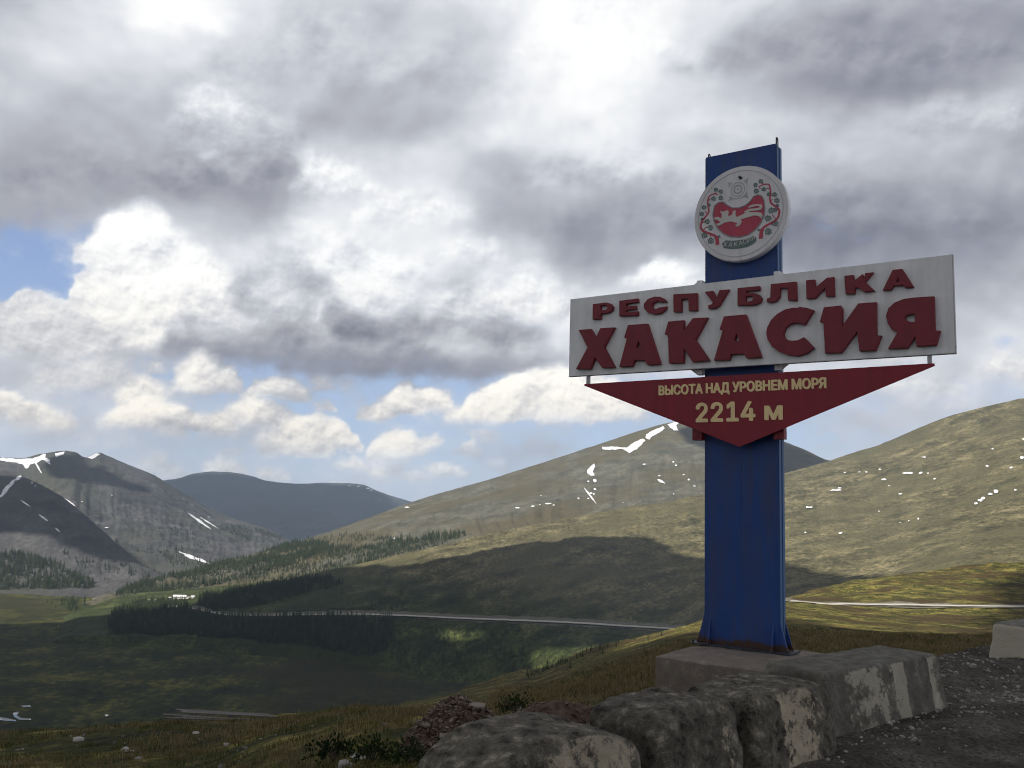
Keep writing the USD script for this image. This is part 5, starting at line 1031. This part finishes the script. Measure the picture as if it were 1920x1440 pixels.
def shed(px, py, L, W, H, yaw, label):
    p = None
    for s in (hill, valley, hill2):
        q = s.pick([(px, py)])[0]
        if not np.isnan(q[0]): p = q; break
    x = thing('house', label, 'building', p - [0, 0, .5], yaw)
    b = trimesh.creation.box([L, W, H + .5]); b.apply_translation([0, 0, (H + .5) / 2]); obj('wall', b, m_wall, x)
    rh = W * .32; o = .5
    V = [(-L/2-o, -W/2-o, H+.3), (L/2+o, -W/2-o, H+.3), (L/2+o, W/2+o, H+.3), (-L/2-o, W/2+o, H+.3), (-L/2-o, 0, H+.3+rh), (L/2+o, 0, H+.3+rh)]
    rf = trimesh.Trimesh(V, [[0,1,5],[0,5,4],[2,3,4],[2,4,5],[0,4,3],[1,2,5],[0,3,2],[0,2,1]], process=False); obj('roof', rf, m_roof, x)
    for k in np.linspace(-L/2 + 2, L/2 - 2, max(2, int(L / 4))):
        w = trimesh.creation.box([1.3, .1, 1.2]); w.apply_translation([k, -W/2 - .04, 2.0]); obj('window', w, m_pane, x)
shed(337, 1122, 24, 9, 4.0, 8, 'long pale building with a white roof at the edge of the wood')
shed(362, 1121, 7, 5, 3.0, -10, 'small white roofed hut to the right of the long building')
shed(319, 1123, 5, 4, 2.8, 20, 'tiny white hut to the left of the long building')

# ------------------------------------------------------------------ foreground litter
rf_ = np.random.default_rng(5)
gh = Sheet_height(ground)
def on_ground(px, py):
    q = ground.pick([(px, py)])[0]; return q
def stone_mesh(seed, flat=.6, n=1):
    r = np.random.default_rng(seed); m = trimesh.creation.icosphere(n, 1.0); v = m.vertices
    v = v * (1 + fbm(v * 1.3 + seed, 3, seed)[:, None] * .9) * [1, r.uniform(.6, .95), flat * r.uniform(.7, 1.1)]
    for _ in range(5):                                                    # broken faces
        d = r.normal(size=3); d /= np.linalg.norm(d); k = v @ d; c = np.quantile(k, .86); v = v - np.maximum(k - c, 0)[:, None] * d
    m.vertices = v; return m
def rock_mat(name, a, b, c):
    return M(name, {'o': ('object_info', {}), 'g': ('geometry', {}), 'n': ('noise_texture', {'scale': 14.0, 'detail': 6.0, 'roughness': .65}), 'ad': ('math', {'math_type': 'multiply_add', 'value2': .6}), 'r': ('rgb_ramp', {'ramp': [(.25, a), (.6, b), (1.05, c)] if False else [(.25, a), (.6, b), (1.0, c)]}), 'p': ('principled_bsdf', {'roughness': .9, 'specular_ior_level': .2})},
             [('g.position', 'n.vector'), ('o.random', 'ad.value1'), ('n.fac', 'ad.value3'), ('ad.value', 'r.fac'), ('r.color', 'p.base_color')])
m_peb = rock_mat('pebble', (.04, .037, .033), (.11, .103, .092), (.30, .28, .255))
m_chip = rock_mat('red_shale', (.026, .015, .011), (.058, .034, .025), (.15, .11, .085))
m_slab = rock_mat('shale_slab', (.07, .055, .045), (.14, .115, .095), (.24, .21, .18))
m_pale = rock_mat('pale_stone', (.17, .16, .15), (.28, .26, .24), (.40, .38, .35))
def instancer(path, protos, P, scale, seed, tilt=.5):
    r = np.random.default_rng(seed); n = len(P)
    pi = UsdGeom.PointInstancer.Define(stage, path); tg = []
    for i, (m, mt_) in enumerate(protos): tg.append(usdkit.mesh(stage, f'{path}/piece' + (f'_{i:03d}' if i else ''), m, mt_).GetPath())
    pi.CreatePrototypesRel().SetTargets(tg); pi.CreateProtoIndicesAttr(Vt.IntArray.FromNumpy(r.integers(0, len(protos), n).astype(np.int32)))
    pi.CreatePositionsAttr(Vt.Vec3fArray.FromNumpy(np.asarray(P, np.float32)))
    sc = np.asarray(scale, float); pi.CreateScalesAttr(Vt.Vec3fArray.FromNumpy(np.repeat(sc[:, None], 3, 1).astype(np.float32)))
    q = []
    for k in range(n):
        ax = np.array([r.normal() * tilt, r.normal() * tilt, r.normal() * 3]); an = np.linalg.norm(ax); ax = ax / max(an, 1e-6); q.append(Gf.Quath(float(math.cos(an / 2)), *[float(z) for z in ax * math.sin(an / 2)]))
    pi.CreateOrientationsAttr(Vt.QuathArray(q)); return pi
def spread(n, x0, x1, d0, d1, seed):
    r = np.random.default_rng(seed); az0, az1 = azi(x0), azi(x1); a = r.uniform(az0, az1, n); d = np.exp(r.uniform(math.log(d0), math.log(d1), n)); x, y = np.sin(a) * d, np.cos(a) * d
    z = gh(x, y); k = ~np.isnan(z) & (edge_dist(x, y) < -.25); return np.c_[x, y, z][k], d[k]
# loose stones on the shoulder
n = 14000; x = rf_.uniform(-1.5, 9.5, n); y = rf_.uniform(3.2, 11.5, n); d = edge_dist(x, y); k = d > .02; x, y, d = x[k], y[k], d[k]
keep = rf_.random(len(x)) < np.clip(.25 + 1.1 * np.exp(-d / 1.1) + fbm(np.c_[x, y, 0 * x] * .9, 3, 5), 0, 1); x, y = x[keep], y[keep]
s = .007 + .020 * rf_.random(len(x)) ** 4 + .022 * rf_.random(len(x)) ** 14
tag(instancer(path_of('gravel'), [(stone_mesh(i), m_peb) for i in range(4)], np.c_[x, y, shoulder_z(x, y) + s * .25], s, 6), 'loose grey stones scattered over the road shoulder', 'gravel', kind='stuff')
P, dd = spread(380, -160, 1250, 7, 30, 12); k = fbm(P * .5, 3, 9) + rf_.normal(size=len(P)) * .06 > .06; P, dd = P[k], dd[k]
tag(instancer(path_of('gravel'), [(stone_mesh(50 + i, .45), m_peb) for i in range(3)], P + [0, 0, .01], (.02 + .07 * rf_.random(len(P)) ** 3) * np.clip(dd / 14, .7, 1.5), 13), 'small stones lying in the turf of the near bank', 'gravel', kind='stuff')
# rubble heaps behind the blocks
def heap(label, px, py, w, hgt, seed, n=420, stick=True):
    r = np.random.default_rng(seed); c = on_ground(px, py)
    x = thing('rubble_heap', label, 'rubble heap', c)
    a = np.linspace(0, 1, 18); th = np.linspace(0, 2 * np.pi, 30, endpoint=False); V = []
    def surf(u, t):
        q = np.stack([np.cos(t) * u, np.sin(t) * u, 0 * u + seed], -1); return hgt * np.clip(1 - u ** 1.6, 0, 1) * (1 + fbm(q * 2.2, 4, seed) * 1.1) + fbm(q * 7, 3, seed + 2) * .06 * hgt - .05
    A_, T_ = np.meshgrid(a, th, indexing='ij'); Z_ = surf(A_, T_)
    V = np.stack([np.cos(T_) * A_ * w / 2, np.sin(T_) * A_ * w / 2 * .9, Z_], -1).reshape(-1, 3); m = len(th); F_ = []
    for i in range(len(a) - 1):
        for j in range(m):
            k2 = (j + 1) % m; F_ += [[i*m+j, (i+1)*m+j, (i+1)*m+k2], [i*m+j, (i+1)*m+k2, i*m+k2]]
    obj('earth', trimesh.Trimesh(V, F_, process=False), m_chip, x, smooth=True)
    u = np.sqrt(r.random(n)) * .98; t = r.uniform(0, 2 * np.pi, n); z = surf(u, t)
    p = instancer(path_of('stone', str(x.GetPath())), [(trimesh.Trimesh(stone_mesh(20 + i, .3).vertices * [2.0, .7, .8], stone_mesh(20 + i, .3).faces, process=False), m_chip) for i in range(3)] + [(stone_mesh(31, .28), m_slab)] , np.c_[np.cos(t) * u * w / 2, np.sin(t) * u * w / 2 * .9, z + .012], .006 + .024 * r.random(n) ** 3, seed, .6)
    tag(p, kind='stuff')
    return x, c, surf
hx, hc, hs = heap('reddish rubble heap with broken slabs, beyond the nearest concrete block', 862, 1396, 1.05, .42, 3, 3200)
for i, (dx, dy, dz, L, wd, yaw, tl) in enumerate([(.10, -.05, .33, .22, .04, -18, 12), (-.28, -.2, .19, .08, .03, 40, 10), (.30, -.18, .17, .10, .03, -30, 18), (-.12, -.32, .14, .07, .03, 10, 15)]):
    m = noisy_box(L / 2, wd / 2 + .02, .012, .008, (1, 1), step=.02, amp=.004, big=.008, seed=40 + i)[:2]; V = m[0]
    R_ = trimesh.transformations.euler_matrix(math.radians(tl), 0, math.radians(yaw)); V = V @ R_[:3, :3].T + [dx, dy, dz]
    obj('slab', (V, m[1]), m_slab, hx, smooth=True)
a = np.linspace(.1, np.pi * .95, 14); wire = np.c_[.10 * np.cos(a) + .1, 0 * a - .34, .10 + .10 * np.sin(a)]
tag(obj('wire_hoop', tube(wire + hc, .006), M('rusty_wire', {'p': ('principled_bsdf', {'base_color': (.06, .03, .02), 'roughness': .8})})), 'thin rusty wire hoop sticking out of the reddish rubble heap', 'wire')
heap('low brown rubble heap with pale chips behind the second block', 1055, 1352, 1.3, .20, 5, 420)
# weathered wooden panel lying on the bank
m_wood = M('weathered_board', {'o': ('object_info', {}), 'g': ('geometry', {}), 'mp': ('mapping', {'scale': (1.5, 14, 14)}), 'n': ('noise_texture', {'scale': 2.0, 'detail': 5.0}), 'ad': ('math', {'math_type': 'multiply_add', 'value2': .3}), 'r': ('rgb_ramp', {'ramp': [(.3, (.025, .023, .021)), (.8, (.115, .105, .095))]}), 'p': ('principled_bsdf', {'roughness': .9})},
           [('g.position', 'mp.vector'), ('mp.vector', 'n.vector'), ('o.random', 'ad.value1'), ('n.fac', 'ad.value3'), ('ad.value', 'r.fac'), ('r.color', 'p.base_color')])
pc = adz(441, 25.6, 0); pc[2] = float(gh(pc[0], pc[1]))
pc = pc
px_ = thing('wooden_panel', 'broken grey panel of weathered boards lying on the brown grass bank', 'wooden panel', pc + [0, 0, .03], -4)
px_.AddRotateXOp().Set(1.0)
for i in range(8):
    L = rf_.uniform(2.3, 2.9); m = trimesh.creation.box([L, .11, .022]); m.apply_transform(trimesh.transformations.euler_matrix(rf_.uniform(-.06, .06), rf_.uniform(-.02, .02), rf_.uniform(-.05, .05))); m.apply_translation([rf_.uniform(-.2, .2), -.55 + i * .14, .05 + rf_.uniform(0, .05) + .03 * (i % 2)]); obj('board', m, m_wood, px_)
for xx in (-.9, .1, 1.0):
    m = trimesh.creation.box([.07, 1.2, .06]); m.apply_translation([xx, -.08, -.01]); obj('batten', m, m_wood, px_)

# ------------------------------------------------------------------ grass and low plants
def blades(seed, n, hgt, spread, w):
    r = np.random.default_rng(seed); V, T = [], []
    for _ in range(n):
        b = r.normal(size=2) * spread; a = r.uniform(0, 2 * np.pi); l = r.normal(size=2) * hgt * .45; H = hgt * r.uniform(.5, 1.15); u = np.array([math.cos(a), math.sin(a)]) * w
        o = len(V); V += [(b[0] - u[0], b[1] - u[1], -.02), (b[0] + u[0], b[1] + u[1], -.02), (b[0] + l[0] * .4 - u[0] * .6, b[1] + l[1] * .4 - u[1] * .6, H * .6), (b[0] + l[0] * .4 + u[0] * .6, b[1] + l[1] * .4 + u[1] * .6, H * .6), (b[0] + l[0], b[1] + l[1], H)]
        T += [[o, o + 1, o + 3], [o, o + 3, o + 2], [o + 2, o + 3, o + 4]]
    return trimesh.Trimesh(V, T, process=False)
def grass_mat(name, a, b):
    return M(name, {'o': ('object_info', {}), 'r': ('rgb_ramp', {'ramp': [(0, a), (1, b)]}), 'd': ('diffuse_bsdf', {}), 't': ('translucent_bsdf', {}), 'm': ('mix_closure', {'fac': .3})}, [('o.random', 'r.fac'), ('r.color', 'd.color'), ('r.color', 't.color'), ('d.BSDF', 'm.closure1'), ('t.BSDF', 'm.closure2')], surface='m.closure')
m_dry = grass_mat('dry_grass', (.10, .078, .040), (.22, .17, .095)); m_green = grass_mat('green_grass', (.035, .045, .014), (.10, .10, .034))
P, dd = spread(9000, -160, 1300, 6, 34, 1); q = fbm(P * .35, 3, 4); k = q + rf_.normal(size=len(q)) * .05 > -.07; P, dd, q = P[k], dd[k], q[k]
dry = (q + rf_.normal(size=len(q)) * .08) > -.02
for mask, mt_, lb, sd in ((dry, m_dry, 'dry brown grass on the near bank', 2), (~dry, m_green, 'short green grass on the near bank', 3)):
    pp = P[mask]; tag(instancer(path_of('grass'), [(blades(sd * 10 + i, 14, .085, .07, .005), mt_) for i in range(3)], pp, (.55 + .7 * rf_.random(len(pp))) * np.clip(dd[mask] / 14, .7, 1.3), sd, .12), lb, 'grass', kind='stuff')
P, dd = spread(16000, 940, 2000, 13, 160, 7); s = np.clip(dd / 22, .8, 4)
tag(instancer(path_of('grass'), [(blades(70 + i, 16, .11, .12, .008), m) for i, m in enumerate((m_dry, m_green, m_dry))], P, s * (.5 + .8 * rf_.random(len(P))), 8, .12), 'tussocky grass on the slope behind the post', 'grass', kind='stuff')
def bush(seed, n=420, R=1.0):
    r = np.random.default_rng(seed); V, T = [], []
    for _ in range(n):
        d = r.normal(size=3); d /= np.linalg.norm(d); d[2] = abs(d[2]); p = d * R * r.uniform(.35, 1.0) ** .5 * [1, 1, .85] * (1 + .35 * math.sin(5 * math.atan2(d[1], d[0]) + seed))
        u = r.normal(size=3); u /= np.linalg.norm(u); w = np.cross(u, d); w /= np.linalg.norm(w) + 1e-9; L = R * r.uniform(.10, .20); b = L * .36; o = len(V)
        tip = p + (d * .7 + u * .5 + [0, 0, .35]) * L
        V += [p - w * b * .3, p + (tip - p) * .5 + w * b, tip, p + (tip - p) * .5 - w * b]; T += [[o, o + 1, o + 2], [o, o + 2, o + 3]]
    return trimesh.Trimesh(V, T, process=False)
def twigs(seed, R=1.0):
    r = np.random.default_rng(seed); return trimesh.util.concatenate([tube([(0, 0, -.1), (d[0] * .4, d[1] * .4, .35), (d[0] * .8, d[1] * .8, .8)], [.035, .025, .01], 5) for d in r.uniform(-1, 1, (9, 2)) * R])
m_bush = grass_mat('shrub_leaf', (.012, .022, .009), (.030, .045, .016))
for px0, py0, R, lb in ((626, 1424, .21, 'low dark green shrub left of the pale stone on the bank'), (698, 1426, .19, 'low dark green shrub right of the pale stone on the bank'), (768, 1432, .17, 'small dark shrub at the near end of the rubble heap'), (968, 1338, .20, 'dark green shrub between the two rubble heaps')):
    c = on_ground(px0, py0); x = thing('shrub', lb, 'shrub', c); x.AddScaleOp().Set(Gf.Vec3f(R, R, R)); sd = int(px0)
    obj('foliage', bush(sd, 520), m_bush, x); obj('stem', twigs(sd), m_bark, x)
for px0, py0, s, lb in ((669, 1424, .075, 'pale rounded stone between the two low shrubs'), (648, 1440, .09, 'pale flat stone at the bottom edge below the shrubs'), (236, 1409, .10, 'pale stone lying in the grass of the bank, farthest left'), (425, 1398, .06, 'small pale stone in the middle of the grass bank'), (368, 1376, .07, 'small dark stone below the wooden panel'), (145, 1390, .14, 'flat grey stone on the skyline of the bank')):
    c = on_ground(px0, py0); m = stone_mesh(int(px0), .55, 2); m.apply_scale(s); m.apply_translation(c + [0, 0, s * .25]); tag(obj('stone', m, m_pale, smooth=30), lb, 'stone')
if HAZE:
    hz = trimesh.creation.box(bounds=[(-9000,-3000,-700),(9000,13000,450)])
    h = obj('haze', hz, M('air', {'v': ('principled_volume', {'color': (.62,.78,1.0), 'density': HAZE, 'anisotropy': .2})}, surface=None, volume='v.volume')); tag(h, 'thin bluish mountain air', 'haze', kind='stuff')
